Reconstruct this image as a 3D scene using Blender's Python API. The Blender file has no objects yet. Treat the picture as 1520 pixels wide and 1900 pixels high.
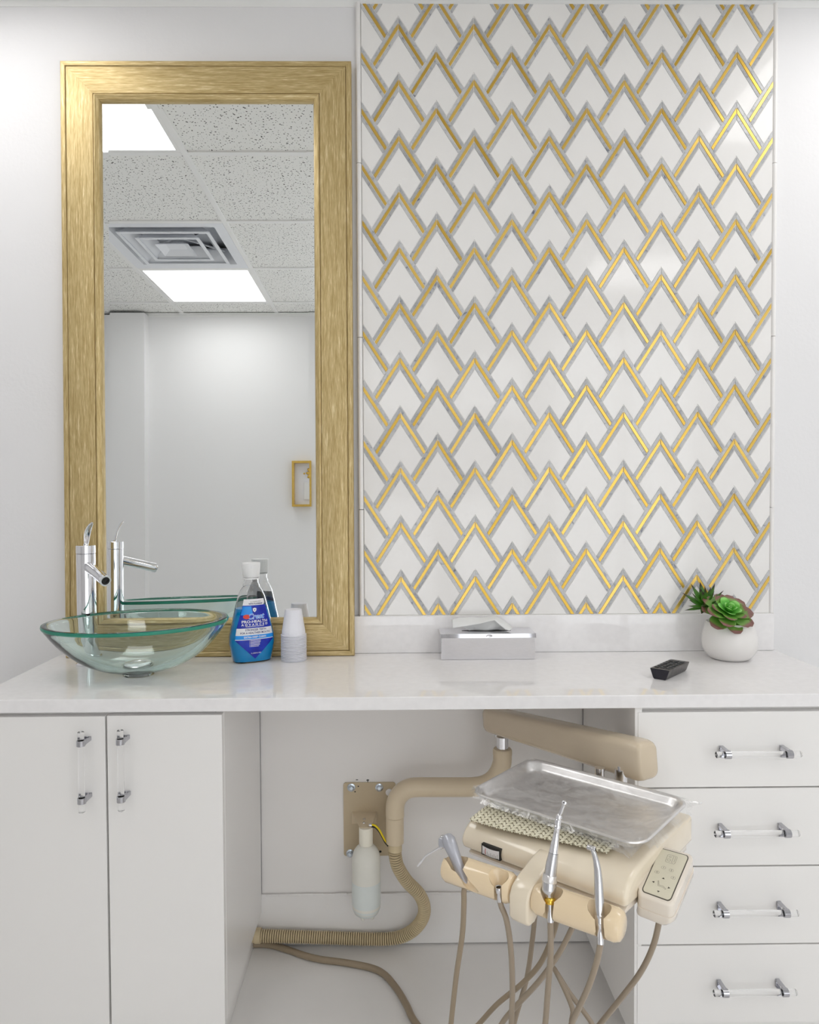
import bpy, bmesh, math, random
from mathutils import Vector, Matrix

random.seed(7)
S = bpy.context.scene
COL = S.collection
PI = math.pi
V3 = Vector

# ------------------------------------------------------------------ camera
FPX, PCX, PCY = 1347.94, 746.03, 949.86          # focal length and principal point in pixels (1520 x 1900)
PITCH, YAW, ROLL = .025, .0103, .005
CAM = V3((0, -1.883, 1.1805))
_cp, _sp, _cw, _sw = math.cos(PITCH), math.sin(PITCH), math.cos(YAW), math.sin(YAW)
FWD = V3((_sw*_cp, _cw*_cp, -_sp))
_rt = V3((_cw, -_sw, 0))
_dn = FWD.cross(_rt)
RIGHT = _rt*math.cos(ROLL) + _dn*math.sin(ROLL)
DOWN = -_rt*math.sin(ROLL) + _dn*math.cos(ROLL)
cd = bpy.data.cameras.new('camera')
cd.sensor_fit = 'HORIZONTAL'
cd.sensor_width = 36
cd.lens = FPX/1520*36
cd.shift_x = (760-PCX)/1520
cd.shift_y = (PCY-950)/1520
cd.clip_start = .02
cam = bpy.data.objects.new('camera', cd)
COL.objects.link(cam)
M = Matrix((RIGHT, -DOWN, -FWD)).transposed().to_4x4()
M.translation = CAM
cam.matrix_world = M
S.camera = cam

# ------------------------------------------------------------------ light and exposure
w = bpy.data.worlds.new('world')
S.world = w
w.use_nodes = True
w.node_tree.nodes['Background'].inputs[0].default_value = (.8, .82, .85, 1)
w.node_tree.nodes['Background'].inputs[1].default_value = .2
PANEL_STRENGTH = 4.7                              # the LED ceiling panels light the room
FILL_STRENGTH = 1.7                             # added unseen window and door that glow to fill the space under the counter
S.view_settings.view_transform = 'Standard'
S.view_settings.look = 'None'
S.view_settings.gamma = 1
S.view_settings.use_curve_mapping = False
S.view_settings.exposure = 0.13
S.cycles.max_bounces = 10
S.cycles.diffuse_bounces = 6
S.cycles.glossy_bounces = 5
S.cycles.transmission_bounces = 10
S.cycles.transparent_max_bounces = 16

# ------------------------------------------------------------------ pixel helpers
def ray(x, y): return FWD + RIGHT*((x-PCX)/FPX) + DOWN*((y-PCY)/FPX)
def atY(x, y, Y):
    d = ray(x, y); return CAM + d*((Y-CAM.y)/d.y)
def atZ(x, y, Z):
    d = ray(x, y); return CAM + d*((Z-CAM.z)/d.z)

# ------------------------------------------------------------------ materials
MATS = {}
def srgb(r, g, b):
    f = lambda c: (c/255/12.92) if c/255 <= .04045 else ((c/255+.055)/1.055)**2.4
    return (f(r), f(g), f(b), 1)
def pbr(name, col, rough=.5, metal=0, trans=0, ior=1.45, spec=.5, coat=0, vary=None, bump=None, emit=None, alpha=1, sss=0):
    m = bpy.data.materials.new(name); m.use_nodes = True
    nt = m.node_tree; b = nt.nodes['Principled BSDF']
    i = b.inputs
    i['Base Color'].default_value = col
    i['Roughness'].default_value = rough; i['Metallic'].default_value = metal
    i['Transmission Weight'].default_value = trans; i['IOR'].default_value = ior
    i['Specular IOR Level'].default_value = spec; i['Coat Weight'].default_value = coat
    i['Coat Roughness'].default_value = .05
    i['Alpha'].default_value = alpha
    if sss:
        i['Subsurface Weight'].default_value = sss; i['Subsurface Radius'].default_value = (.01, .01, .01)
    if emit:
        i['Emission Color'].default_value = emit[0]; i['Emission Strength'].default_value = emit[1]
    if vary or bump:
        tc = nt.nodes.new('ShaderNodeTexCoord')
        def noise(sc):
            mp = nt.nodes.new('ShaderNodeMapping')
            nt.links.new(tc.outputs['Object'], mp.inputs[0])
            n = nt.nodes.new('ShaderNodeTexNoise')
            n.inputs['Detail'].default_value = 4
            if isinstance(sc, tuple):
                mp.inputs['Scale'].default_value = sc; n.inputs['Scale'].default_value = 1
            else: n.inputs['Scale'].default_value = sc
            nt.links.new(mp.outputs[0], n.inputs['Vector'])
            return n
        if vary:
            n = noise(vary[0])
            r = nt.nodes.new('ShaderNodeValToRGB')
            r.color_ramp.elements[0].position = .3; r.color_ramp.elements[1].position = .7
            c2 = vary[1]
            r.color_ramp.elements[0].color = c2; r.color_ramp.elements[1].color = col
            nt.links.new(n.outputs['Fac'], r.inputs[0])
            nt.links.new(r.outputs[0], i['Base Color'])
        if bump:
            n = noise(bump[0])
            bp = nt.nodes.new('ShaderNodeBump')
            bp.inputs['Strength'].default_value = bump[1]; bp.inputs['Distance'].default_value = bump[2] if len(bump) > 2 else .001
            nt.links.new(n.outputs['Fac'], bp.inputs['Height']); nt.links.new(bp.outputs[0], i['Normal'])
    MATS[name] = m
    return m
def lin(v): return (v, v, v, 1)

pbr('wall_paint', (.81, .805, .815, 1), .6, vary=(3, (.80, .795, .805, 1)), bump=(90, .25, .002))
pbr('far_paint', (.84, .84, .845, 1), .55, bump=(90, .1, .001))
pbr('wall_panel', (.74, .715, .695, 1), .45, vary=(2, (.72, .70, .68, 1)))
pbr('floor_white', (.88, .865, .85, 1), .22, vary=(9, (.86, .845, .83, 1)), bump=(30, .03, .001))
pbr('trim_white', (.87, .855, .845, 1), .35, vary=(12, (.85, .83, .81, 1)))
pbr('cabinet_white', (.87, .855, .84, 1), .28, vary=(3, (.86, .845, .83, 1)))
pbr('quartz', (.89, .875, .88, 1), .035, spec=.6, vary=(60, (.85, .835, .84, 1)))
pbr('ceiling_metal', (.88, .88, .87, 1), .4, vary=(5, (.87, .87, .86, 1)))
pbr('vent_white', (.82, .84, .88, 1), .4, vary=(5, (.80, .82, .86, 1)))
pbr('vent_dark', (.05, .055, .07, 1), .7, vary=(12, (.03, .03, .04, 1)))
pbr('led', (1, 1, 1, 1), .5, emit=((1, .985, .97, 1), PANEL_STRENGTH))
pbr('added_glow_pane', (.9, .93, .96, 1), .6, emit=((.95, .98, 1, 1), FILL_STRENGTH), vary=(20, (.88, .91, .94, 1)))  # glowing panes of the added window and door
pbr('glass_edge', (.10, .52, .38, 1), .05, trans=.55, ior=1.3, vary=(9, (.07, .45, .32, 1)))
pbr('niche_white', (.88, .855, .835, 1), .4, vary=(3, (.87, .845, .825, 1)))
pbr('mirror_silver', (.93, .95, .95, 1), .0, metal=1, vary=(4, (.925, .945, .945, 1)))
pbr('chrome', (.82, .82, .85, 1), .04, metal=1, vary=(20, (.80, .80, .83, 1)))
pbr('chrome_dark', (.50, .50, .53, 1), .05, metal=1, vary=(20, (.46, .46, .49, 1)))
pbr('chrome_soft', (.70, .70, .72, 1), .22, metal=1, vary=(40, (.62, .62, .64, 1)))
pbr('steel', (.88, .87, .87, 1), .3, metal=1, vary=((4, 60, 4), (.82, .81, .81, 1)), bump=((4, 80, 4), .08, .0004))
pbr('zinc', (.62, .68, .74, 1), .25, metal=1, vary=(70, (.50, .55, .62, 1)))
pbr('black', (.012, .012, .014, 1), .5, vary=(30, (.02, .02, .02, 1)))
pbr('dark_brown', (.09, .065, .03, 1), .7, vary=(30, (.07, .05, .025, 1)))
pbr('grout', (.90, .89, .87, 1), .7, vary=(90, (.86, .85, .83, 1)))
pbr('dolomite', (.86, .845, .83, 1), .08, spec=.4, vary=(7, (.84, .825, .81, 1)))
pbr('gold_art', (.72, .50, .13, 1), .28, metal=.9, vary=(60, (.66, .44, .10, 1)))
pbr('acrylic', (1, 1, 1, 1), .0, trans=1, ior=1.35, vary=(5, (.99, .995, 1, 1)))
pbr('clear_plastic', (1, 1, 1, 1), .02, trans=1, ior=1.3, vary=(5, (.99, .995, 1, 1)))
pbr('mouthwash', (.004, .44, 1, 1), .0, trans=.2, ior=1.2, vary=(5, (.003, .41, .96, 1)))
pbr('cap_white', (.85, .85, .85, 1), .35, vary=(20, (.83, .83, .83, 1)))
pbr('cup_white', (.90, .90, .96, 1), .3, trans=.12, ior=1.2, vary=(20, (.88, .88, .94, 1)))
pbr('tissue', (.88, .885, .88, 1), .9, trans=.15, ior=1.1, vary=(60, (.86, .865, .86, 1)), bump=(300, .1, .0006))
pbr('label_blue', (.008, .04, .52, 1), .3, vary=(45, (.005, .012, .30, 1)))
pbr('label_sky', (.01, .30, .86, 1), .3, vary=(20, (.01, .26, .80, 1)))
pbr('label_white', (.82, .82, .85, 1), .35, vary=(20, (.80, .80, .83, 1)))
pbr('label_navy', (.02, .025, .16, 1), .4, vary=(20, (.02, .02, .13, 1)))
pbr('label_red', (.72, .05, .02, 1), .35, vary=(20, (.65, .04, .02, 1)))
pbr('ceramic', (.84, .82, .80, 1), .25, vary=(12, (.82, .80, .78, 1)), bump=(22, .25, .004))
pbr('soil', (.03, .025, .015, 1), .9, vary=(80, (.015, .012, .008, 1)))
pbr('remote_body', (.11, .10, .095, 1), .4, vary=(60, (.05, .047, .047, 1)))
pbr('remote_end', (.022, .021, .03, 1), .45, vary=(60, (.018, .017, .024, 1)))
pbr('remote_key', (.025, .03, .034, 1), .4, vary=(60, (.02, .022, .026, 1)))
pbr('beige_pipe', (0.7, 0.585, 0.42, 1), .33, vary=(25, (0.672, 0.562, 0.403, 1)))
pbr('beige_plate', (0.58, 0.475, 0.32, 1), .45, vary=(30, (0.557, 0.456, 0.307, 1)))
pbr('beige_arm', (0.66, 0.555, 0.415, 1), .25, coat=.4, vary=(8, (0.634, 0.533, 0.398, 1)))
pbr('cream', (.89, .795, .645, 1), .2, coat=.5, vary=(9, (0.806, 0.706, 0.552, 1)))
pbr('cream_pad', (0.85, 0.775, 0.68, 1), .22, coat=.5, vary=(9, (0.816, 0.744, 0.653, 1)))
pbr('peach', (0.86, 0.69, 0.465, 1), .18, coat=.5, vary=(9, (0.826, 0.662, 0.446, 1)))
pbr('membrane', (0.74, 0.7, 0.56, 1), .35, vary=(40, (0.71, 0.672, 0.538, 1)))
pbr('print_grey', (.10, .09, .07, 1), .6, vary=(60, (.09, .08, .06, 1)))
pbr('print_faint', (.30, .27, .20, 1), .6, vary=(60, (.27, .24, .18, 1)))
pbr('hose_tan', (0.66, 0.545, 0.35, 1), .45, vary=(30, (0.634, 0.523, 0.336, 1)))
pbr('hose_brown', (0.33, 0.26, 0.18, 1), .4, vary=(20, (0.317, 0.25, 0.173, 1)))
pbr('hose_taupe', (0.34, 0.275, 0.205, 1), .35, vary=(20, (0.326, 0.264, 0.197, 1)))
pbr('bottle_milky', (0.93, 0.92, 0.85, 1), .35, trans=.15, ior=1.25, vary=(14, (0.893, 0.883, 0.816, 1)))
pbr('bottle_water', (0.85, 0.9, 0.88, 1), .3, trans=.12, ior=1.3, vary=(14, (0.816, 0.864, 0.845, 1)))
pbr('bottle_collar', (0.92, 0.88, 0.76, 1), .4, vary=(14, (0.883, 0.845, 0.73, 1)))
pbr('yellow_tube', (.85, .66, .01, 1), .3, vary=(14, (.80, .60, .01, 1)))
pbr('syringe_grey', (.50, .51, .56, 1), .3, metal=.35, vary=(14, (.46, .47, .52, 1)))
pbr('gold_ring', (.90, .62, .10, 1), .2, metal=.9, vary=(30, (.82, .54, .08, 1)))
pbr('mat_weave', (0.82, 0.78, 0.63, 1), .8, vary=(90, (0.72, 0.68, 0.52, 1)))
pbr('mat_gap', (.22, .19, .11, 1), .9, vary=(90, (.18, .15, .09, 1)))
pbr('needle_red', (.6, .05, .03, 1), .5, vary=(60, (.5, .04, .03, 1)))
pbr('plaque', (.78, .78, .77, 1), .5, vary=(60, (.76, .76, .75, 1)))

def nodes(m):
    nt = m.node_tree; return nt, nt.nodes['Principled BSDF'], nt.nodes, nt.links
def make_gold_frame(name, sc):
    m = pbr(name, (.60, .46, .21, 1), .4, metal=.4)
    nt, b, N, L = nodes(m)
    tc = N.new('ShaderNodeTexCoord')
    def ns(s, d):
        mp = N.new('ShaderNodeMapping'); mp.inputs['Scale'].default_value = s
        L.new(tc.outputs['Object'], mp.inputs[0])
        n = N.new('ShaderNodeTexNoise'); n.inputs['Scale'].default_value = 1; n.inputs['Detail'].default_value = d
        L.new(mp.outputs[0], n.inputs['Vector']); return n
    a = ns(sc, 3); c = ns(tuple(v*.28 for v in sc), 2)
    ad = N.new('ShaderNodeMath'); ad.operation = 'ADD'
    L.new(a.outputs['Fac'], ad.inputs[0]); L.new(c.outputs['Fac'], ad.inputs[1])
    r = N.new('ShaderNodeValToRGB')
    e = r.color_ramp.elements
    e[0].position = .78; e[0].color = (.44, .32, .13, 1)
    e[1].position = 1.22; e[1].color = (.84, .72, .45, 1)
    x = e.new(1.0 if False else .99); x.color = (.66, .52, .27, 1)
    dv = N.new('ShaderNodeMath'); dv.operation = 'MULTIPLY'; dv.inputs[1].default_value = 1.0
    L.new(ad.outputs[0], dv.inputs[0])
    mr = N.new('ShaderNodeMapRange'); mr.inputs[1].default_value = .7; mr.inputs[2].default_value = 1.3
    L.new(dv.outputs[0], mr.inputs[0])
    e[0].position = .18; x.position = .5; e[1].position = .85
    L.new(mr.outputs[0], r.inputs[0]); L.new(r.outputs[0], b.inputs['Base Color'])
    bp = N.new('ShaderNodeBump'); bp.inputs['Strength'].default_value = .25; bp.inputs['Distance'].default_value = .0008
    L.new(a.outputs['Fac'], bp.inputs['Height']); L.new(bp.outputs[0], b.inputs['Normal'])
make_gold_frame('frame_gold_upright', (1100, 1100, 50))
make_gold_frame('frame_gold_level', (50, 1100, 1100))

def make_marble():
    m = pbr('marble', (.52, .53, .54, 1), .15)
    nt, b, N, L = nodes(m)
    ge = N.new('ShaderNodeNewGeometry'); oi = N.new('ShaderNodeObjectInfo')
    mu = N.new('ShaderNodeMath'); mu.operation = 'MULTIPLY'; mu.inputs[1].default_value = 30
    L.new(oi.outputs['Random'], mu.inputs[0])
    cx = N.new('ShaderNodeCombineXYZ'); L.new(mu.outputs[0], cx.inputs[0]); L.new(mu.outputs[0], cx.inputs[2])
    va = N.new('ShaderNodeVectorMath'); va.operation = 'ADD'
    L.new(ge.outputs['Position'], va.inputs[0]); L.new(cx.outputs[0], va.inputs[1])
    n = N.new('ShaderNodeTexNoise'); n.inputs['Scale'].default_value = 38; n.inputs['Detail'].default_value = 6
    n.inputs['Roughness'].default_value = .65; n.inputs['Distortion'].default_value = 1.6
    L.new(va.outputs[0], n.inputs['Vector'])
    r = N.new('ShaderNodeValToRGB'); e = r.color_ramp.elements
    e[0].position = .28; e[0].color = (.12, .13, .18, 1)
    e[1].position = .5; e[1].color = (.53, .535, .545, 1)
    x = e.new(.38); x.color = (.40, .41, .44, 1)
    L.new(n.outputs['Fac'], r.inputs[0])
    mr = N.new('ShaderNodeMapRange'); mr.inputs[3].default_value = .80; mr.inputs[4].default_value = 1.12
    L.new(oi.outputs['Random'], mr.inputs[0])
    mx = N.new('ShaderNodeVectorMath'); mx.operation = 'SCALE'
    L.new(r.outputs[0], mx.inputs[0]); L.new(mr.outputs[0], mx.inputs['Scale'])
    L.new(mx.outputs[0], b.inputs['Base Color'])
make_marble()
def make_brass():
    m = pbr('brass', (.70, .47, .10, 1), .3, metal=.85)
    nt, b, N, L = nodes(m)
    oi = N.new('ShaderNodeObjectInfo')
    r = N.new('ShaderNodeValToRGB'); e = r.color_ramp.elements
    e[0].color = (.58, .37, .06, 1); e[1].color = (.80, .55, .14, 1)
    L.new(oi.outputs['Random'], r.inputs[0]); L.new(r.outputs[0], b.inputs['Base Color'])
make_brass()
def make_acoustic():
    m = pbr('acoustic', (.88, .88, .855, 1), .9)
    nt, b, N, L = nodes(m)
    ge = N.new('ShaderNodeNewGeometry')
    v = N.new('ShaderNodeTexVoronoi'); v.inputs['Scale'].default_value = 75; v.voronoi_dimensions = '2D'
    L.new(ge.outputs['Position'], v.inputs['Vector'])
    n = N.new('ShaderNodeTexNoise'); n.inputs['Scale'].default_value = 60
    L.new(ge.outputs['Position'], n.inputs['Vector'])
    mr = N.new('ShaderNodeMapRange'); mr.inputs[1].default_value = .35; mr.inputs[2].default_value = .7
    mr.inputs[3].default_value = .02; mr.inputs[4].default_value = .26
    L.new(n.outputs['Fac'], mr.inputs[0])
    lt = N.new('ShaderNodeMath'); lt.operation = 'LESS_THAN'
    L.new(v.outputs['Distance'], lt.inputs[0]); L.new(mr.outputs[0], lt.inputs[1])
    mx = N.new('ShaderNodeMix'); mx.data_type = 'RGBA'
    mx.inputs[6].default_value = (.88, .88, .855, 1); mx.inputs[7].default_value = (.10, .10, .095, 1)
    L.new(lt.outputs[0], mx.inputs[0]); L.new(mx.outputs[2], b.inputs['Base Color'])
make_acoustic()
def make_bowl_glass():
    m = pbr('bowl_glass', (.985, 1, .995, 1), 0, trans=1, ior=1.48, vary=(4, (.98, .995, .99, 1)))
    nt, b, N, L = nodes(m)
    va = N.new('ShaderNodeVolumeAbsorption'); va.inputs[0].default_value = (.30, .97, .78, 1); va.inputs[1].default_value = 8
    L.new(va.outputs[0], N['Material Output'].inputs['Volume'])
make_bowl_glass()
def make_leaf(name, stops):
    m = pbr(name, stops[0][1], .4)
    nt, b, N, L = nodes(m)
    tc = N.new('ShaderNodeTexCoord'); sp = N.new('ShaderNodeSeparateXYZ'); L.new(tc.outputs['Object'], sp.inputs[0])
    n = N.new('ShaderNodeTexNoise'); n.inputs['Scale'].default_value = 60; L.new(tc.outputs['Object'], n.inputs['Vector'])
    ma = N.new('ShaderNodeMath'); ma.operation = 'MULTIPLY_ADD'; ma.inputs[1].default_value = .25
    L.new(n.outputs['Fac'], ma.inputs[0]); L.new(sp.outputs[1], ma.inputs[2])
    r = N.new('ShaderNodeValToRGB'); e = r.color_ramp.elements
    e[0].position, e[0].color = stops[0]; e[1].position, e[1].color = stops[-1]
    for p, c in stops[1:-1]:
        x = e.new(p); x.color = c
    L.new(ma.outputs[0], r.inputs[0]); L.new(r.outputs[0], b.inputs['Base Color'])
# leaf meshes have unit length along local Y
make_leaf('leaf_inner', [(.1, (.05, .33, .02, 1)), (.9, (.12, .46, .05, 1)), (1.15, (.28, .62, .16, 1))])
make_leaf('leaf_outer', [(.45, (.09, .36, .03, 1)), (.92, (.17, .33, .06, 1)), (1.14, (.22, .10, .085, 1))])
make_leaf('leaf_spike', [(.3, (.05, .24, .01, 1)), (.85, (.06, .17, .02, 1)), (1.08, (.03, .012, .012, 1))])
def make_film():
    m = bpy.data.materials.new('film'); m.use_nodes = True
    nt = m.node_tree; N = nt.nodes; L = nt.links
    N.remove(N['Principled BSDF'])
    tr = N.new('ShaderNodeBsdfTransparent'); tr.inputs[0].default_value = (.95, .95, .95, 1)
    g = N.new('ShaderNodeBsdfGlossy'); g.inputs['Roughness'].default_value = .18; g.inputs[0].default_value = (1, 1, 1, 1)
    n = N.new('ShaderNodeTexNoise'); n.inputs['Scale'].default_value = 34; n.inputs['Distortion'].default_value = 2.2
    tc = N.new('ShaderNodeTexCoord'); L.new(tc.outputs['Object'], n.inputs['Vector'])
    bp = N.new('ShaderNodeBump'); bp.inputs['Strength'].default_value = .35; bp.inputs['Distance'].default_value = .003
    L.new(n.outputs['Fac'], bp.inputs['Height']); L.new(bp.outputs[0], g.inputs['Normal'])
    mr = N.new('ShaderNodeMapRange'); mr.inputs[1].default_value = .42; mr.inputs[2].default_value = .68
    mr.inputs[3].default_value = .03; mr.inputs[4].default_value = .15
    L.new(n.outputs['Fac'], mr.inputs[0])
    mx = N.new('ShaderNodeMixShader'); L.new(mr.outputs[0], mx.inputs[0])
    df = N.new('ShaderNodeBsdfDiffuse'); df.inputs[0].default_value = (.9, .9, .9, 1)
    n2 = N.new('ShaderNodeTexNoise'); n2.inputs['Scale'].default_value = 11; n2.inputs['Distortion'].default_value = 3.5; L.new(tc.outputs['Object'], n2.inputs['Vector'])
    m2 = N.new('ShaderNodeMapRange'); m2.inputs[1].default_value = .38; m2.inputs[2].default_value = .66; m2.inputs[3].default_value = .03; m2.inputs[4].default_value = .20
    L.new(n2.outputs['Fac'], m2.inputs[0])
    hz = N.new('ShaderNodeMixShader'); L.new(m2.outputs[0], hz.inputs[0]); L.new(tr.outputs[0], hz.inputs[1]); L.new(df.outputs[0], hz.inputs[2])
    L.new(hz.outputs[0], mx.inputs[1]); L.new(g.outputs[0], mx.inputs[2]); L.new(mx.outputs[0], N['Material Output'].inputs[0])
    MATS['film'] = m
make_film()

# ------------------------------------------------------------------ mesh helpers
def newbm(): return bmesh.new()
def add_box(bm, x0, x1, y0, y1, z0, z1, bev=0, seg=2, mtx=None):
    t = bmesh.new()
    bmesh.ops.create_cube(t, size=1)
    for v in t.verts:
        v.co = V3(((x0+x1)/2+v.co.x*(x1-x0), (y0+y1)/2+v.co.y*(y1-y0), (z0+z1)/2+v.co.z*(z1-z0)))
    if bev:
        bmesh.ops.bevel(t, geom=t.edges[:], offset=bev, segments=seg, profile=.5, affect='EDGES', clamp_overlap=True)
    if mtx: t.transform(mtx)
    merge(bm, t); return bm
def merge(bm, t):
    me = bpy.data.meshes.new('tmp'); t.to_mesh(me); t.free(); bm.from_mesh(me); bpy.data.meshes.remove(me)
def loft(bm, rings, closed=True, cap=True, mi=None):
    vs = [[bm.verts.new(p) for p in r] for r in rings]
    n = len(rings[0])
    for k, (a, b) in enumerate(zip(vs, vs[1:])):
        for i in range(n if closed else n-1):
            j = (i+1) % n
            f = bm.faces.new((a[i], a[j], b[j], b[i]))
            if mi: f.material_index = mi[k]
    if cap and closed:
        bm.faces.new(vs[0][::-1]); bm.faces.new(vs[-1])
    return vs
def crom(pts, k=8):
    P = [V3(p) for p in pts]; out = []
    for i in range(len(P)-1):
        p0 = P[i-1] if i else P[0]*2-P[1]
        p1, p2 = P[i], P[i+1]
        p3 = P[i+2] if i+2 < len(P) else P[i+1]*2-P[i]
        for q in range(k):
            t = q/k
            out.append(.5*((2*p1)+(p2-p0)*t+(2*p0-5*p1+4*p2-p3)*t*t+(3*p1-p0-3*p2+p3)*t**3))
    out.append(P[-1]); return out
def resample(P, step):
    L = [0]
    for a, b in zip(P, P[1:]): L.append(L[-1]+(b-a).length)
    n = max(2, int(L[-1]/step)); out = []; k = 0
    for i in range(n+1):
        s = L[-1]*i/n
        while k < len(L)-2 and L[k+1] < s: k += 1
        t = (s-L[k])/max(1e-9, L[k+1]-L[k]); out.append(P[k].lerp(P[k+1], min(1, max(0, t))))
    return out
def tube_rings(P, R, n=12, squash=None):
    rings = []; nrm = None
    for i, p in enumerate(P):
        d = (P[min(i+1, len(P)-1)]-P[max(i-1, 0)]).normalized()
        if nrm is None:
            nrm = d.orthogonal().normalized()
        nrm = (nrm-d*nrm.dot(d)).normalized()
        bi = d.cross(nrm); r = R[i] if isinstance(R, (list, tuple)) else R
        rings.append([p+(nrm*math.cos(2*PI*k/n)+bi*math.sin(2*PI*k/n))*r for k in range(n)])
    return rings
def add_tube(bm, pts, r, n=12, cap=True): return loft(bm, tube_rings([V3(p) for p in pts], r, n), True, cap)
def add_lathe(bm, prof, n=32, mtx=None, sx=1, sy=1):
    """prof: list of (r, z); r = 0 makes a pole"""
    prev = None
    M_ = mtx or Matrix()
    for r, z in prof:
        if r <= 1e-6: cur = [bm.verts.new(M_ @ V3((0, 0, z)))]
        else: cur = [bm.verts.new(M_ @ V3((r*sx*math.cos(2*PI*k/n), r*sy*math.sin(2*PI*k/n), z))) for k in range(n)]
        if prev:
            for k in range(n):
                j = (k+1) % n
                if len(prev) == 1 and len(cur) == 1: continue
                if len(prev) == 1: bm.faces.new((prev[0], cur[k], cur[j]))
                elif len(cur) == 1: bm.faces.new((prev[k], prev[j], cur[0]))
                else: bm.faces.new((prev[k], prev[j], cur[j], cur[k]))
        prev = cur
    return bm
def axis_mtx(p, d, up=None):
    """matrix taking local Z to direction d at p"""
    d = V3(d).normalized(); q = d.to_track_quat('Z', 'Y')
    m = q.to_matrix().to_4x4(); m.translation = V3(p); return m
def add_cyl(bm, p, d, length, r, n=24, bev=0):
    m = axis_mtx(p, d)
    b = bev
    prof = [(0, 0), (r-b, 0), (r, b), (r, length-b), (r-b, length), (0, length)] if b else [(0, 0), (r, 0), (r, length), (0, length)]
    return add_lathe(bm, prof, n, m)
def add_prism(bm, poly, fn, h0, h1):
    """poly 2D, fn(a, b, h) -> 3D"""
    loft(bm, [[fn(a, b, h0) for a, b in poly], [fn(a, b, h1) for a, b in poly]])
def obj(name, bm, mat, parent=None, smooth=40, kind=None, label=None):
    bmesh.ops.remove_doubles(bm, verts=bm.verts, dist=1e-6)
    bmesh.ops.recalc_face_normals(bm, faces=bm.faces)
    me = bpy.data.meshes.new(name); bm.to_mesh(me); bm.free()
    return mobj(name, me, mat, parent, smooth, kind, label)
def mobj(name, me, mat, parent=None, smooth=40, kind=None, label=None):
    if smooth:
        for p in me.polygons: p.use_smooth = True
        me.set_sharp_from_angle(angle=math.radians(smooth))
    for m in (mat if isinstance(mat, (list, tuple)) else [mat]): me.materials.append(MATS[m])
    o = bpy.data.objects.new(name, me); COL.objects.link(o)
    if parent: attach(o, parent)
    if kind: o['kind'] = kind
    if label: o['label'] = label
    return o
WORLD = {}
def attach(o, p):
    o.parent = p
    o.matrix_parent_inverse = WORLD.get(p.name, Matrix()).inverted()
def thing(name, label, cat, loc=(0, 0, 0), group=None):
    o = bpy.data.objects.new(name, None); COL.objects.link(o)
    o.empty_display_size = .03; o.location = loc
    WORLD[o.name] = Matrix.Translation(loc)
    return tag(o, label, cat, group)
def tag(o, label, cat, group=None, kind=None):
    o['label'] = label; o['category'] = cat
    if group: o['group'] = group
    if kind: o['kind'] = kind
    return o
def struct(name, bm, mat, label, cat, smooth=30):
    return tag(obj(name, bm, mat, None, smooth), label, cat, kind='structure')
def boxo(name, b, mat, parent=None, bev=0, seg=2):
    bm = newbm(); add_box(bm, *b, bev, seg); return obj(name, bm, mat, parent, 20)
def text_mesh(body, size, shear=0, align='CENTER', offset=0, spacing=1):
    c = bpy.data.curves.new('t', 'FONT'); c.body = body; c.size = size; c.shear = shear
    c.align_x = align; c.align_y = 'CENTER'; c.offset = offset; c.space_character = spacing; c.resolution_u = 3
    o = bpy.data.objects.new('t', c); COL.objects.link(o)
    dg = bpy.context.evaluated_depsgraph_get(); dg.update()
    me = bpy.data.meshes.new_from_object(o.evaluated_get(dg))
    bpy.data.objects.remove(o); bpy.data.curves.remove(c)
    bm = newbm(); bm.from_mesh(me); bpy.data.meshes.remove(me)
    bmesh.ops.triangulate(bm, faces=bm.faces)
    return bm
def sheet(bm, fn, nu, nv):
    vs = [[bm.verts.new(fn(i/nu, j/nv)) for i in range(nu+1)] for j in range(nv+1)]
    for j in range(nv):
        for i in range(nu): bm.faces.new((vs[j][i], vs[j][i+1], vs[j+1][i+1], vs[j+1][i]))

# ------------------------------------------------------------------ room shell
CT, CB, CYF = .7696, .7425, -.4235                 # countertop: top, underside, front edge
XL, XR, YF, H = -2.582, 2.298, -2.87, 2.4384
GX0, G = -.752, .61                               # ceiling grid
GY = [0, -.193, -.803, -1.413, -2.023, -2.633, YF]
T = .12
bm = newbm(); add_box(bm, XL-T, XR+T, 0, T, -.02, H+.145)
wall_back = struct('wall_back', bm, 'wall_paint', 'white textured painted wall behind the mirror and the counter', 'wall')
WX0, WX1, WZ0, WZ1 = 1.02, 2.00, .25, 2.25  # opening for the added window
DX0, DX1, DZ1 = -.27, .93, 2.16                   # opening for the added door
bm = newbm()
for b in ((XL-T, DX0, -.02, H+.145), (DX1, WX0, -.02, H+.145), (DX0, DX1, DZ1, H+.145), (WX1, XR+T, -.02, H+.145), (WX0, WX1, -.02, WZ0), (WX0, WX1, WZ1, H+.145)): add_box(bm, b[0], b[1], YF-T, YF, b[2], b[3])
add_box(bm, XL, -1.583, YF, YF+.075, 0, H-.012)
struct('wall_front', bm, 'far_paint', 'plain white wall seen in the mirror with a shallow projection', 'wall')
bm = newbm(); add_box(bm, XL-T, XL, YF, 0, -.02, H+.145)
struct('wall_left', bm, 'far_paint', 'plain white side wall on the sink side', 'wall')
bm = newbm(); add_box(bm, XR, XR+T, YF, 0, -.02, H+.145)
struct('wall_right', bm, 'far_paint', 'plain white side wall on the drawer side', 'wall')
bm = newbm(); add_box(bm, XL-T, XR+T, YF-T, T, -.06, 0)
struct('floor', bm, 'floor_white', 'glossy white floor under the counter', 'floor')
bm = newbm(); ya, yb = YF-.09, YF-.04; WM = (1.51,)  # added window behind the camera, there to brighten the niche
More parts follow.
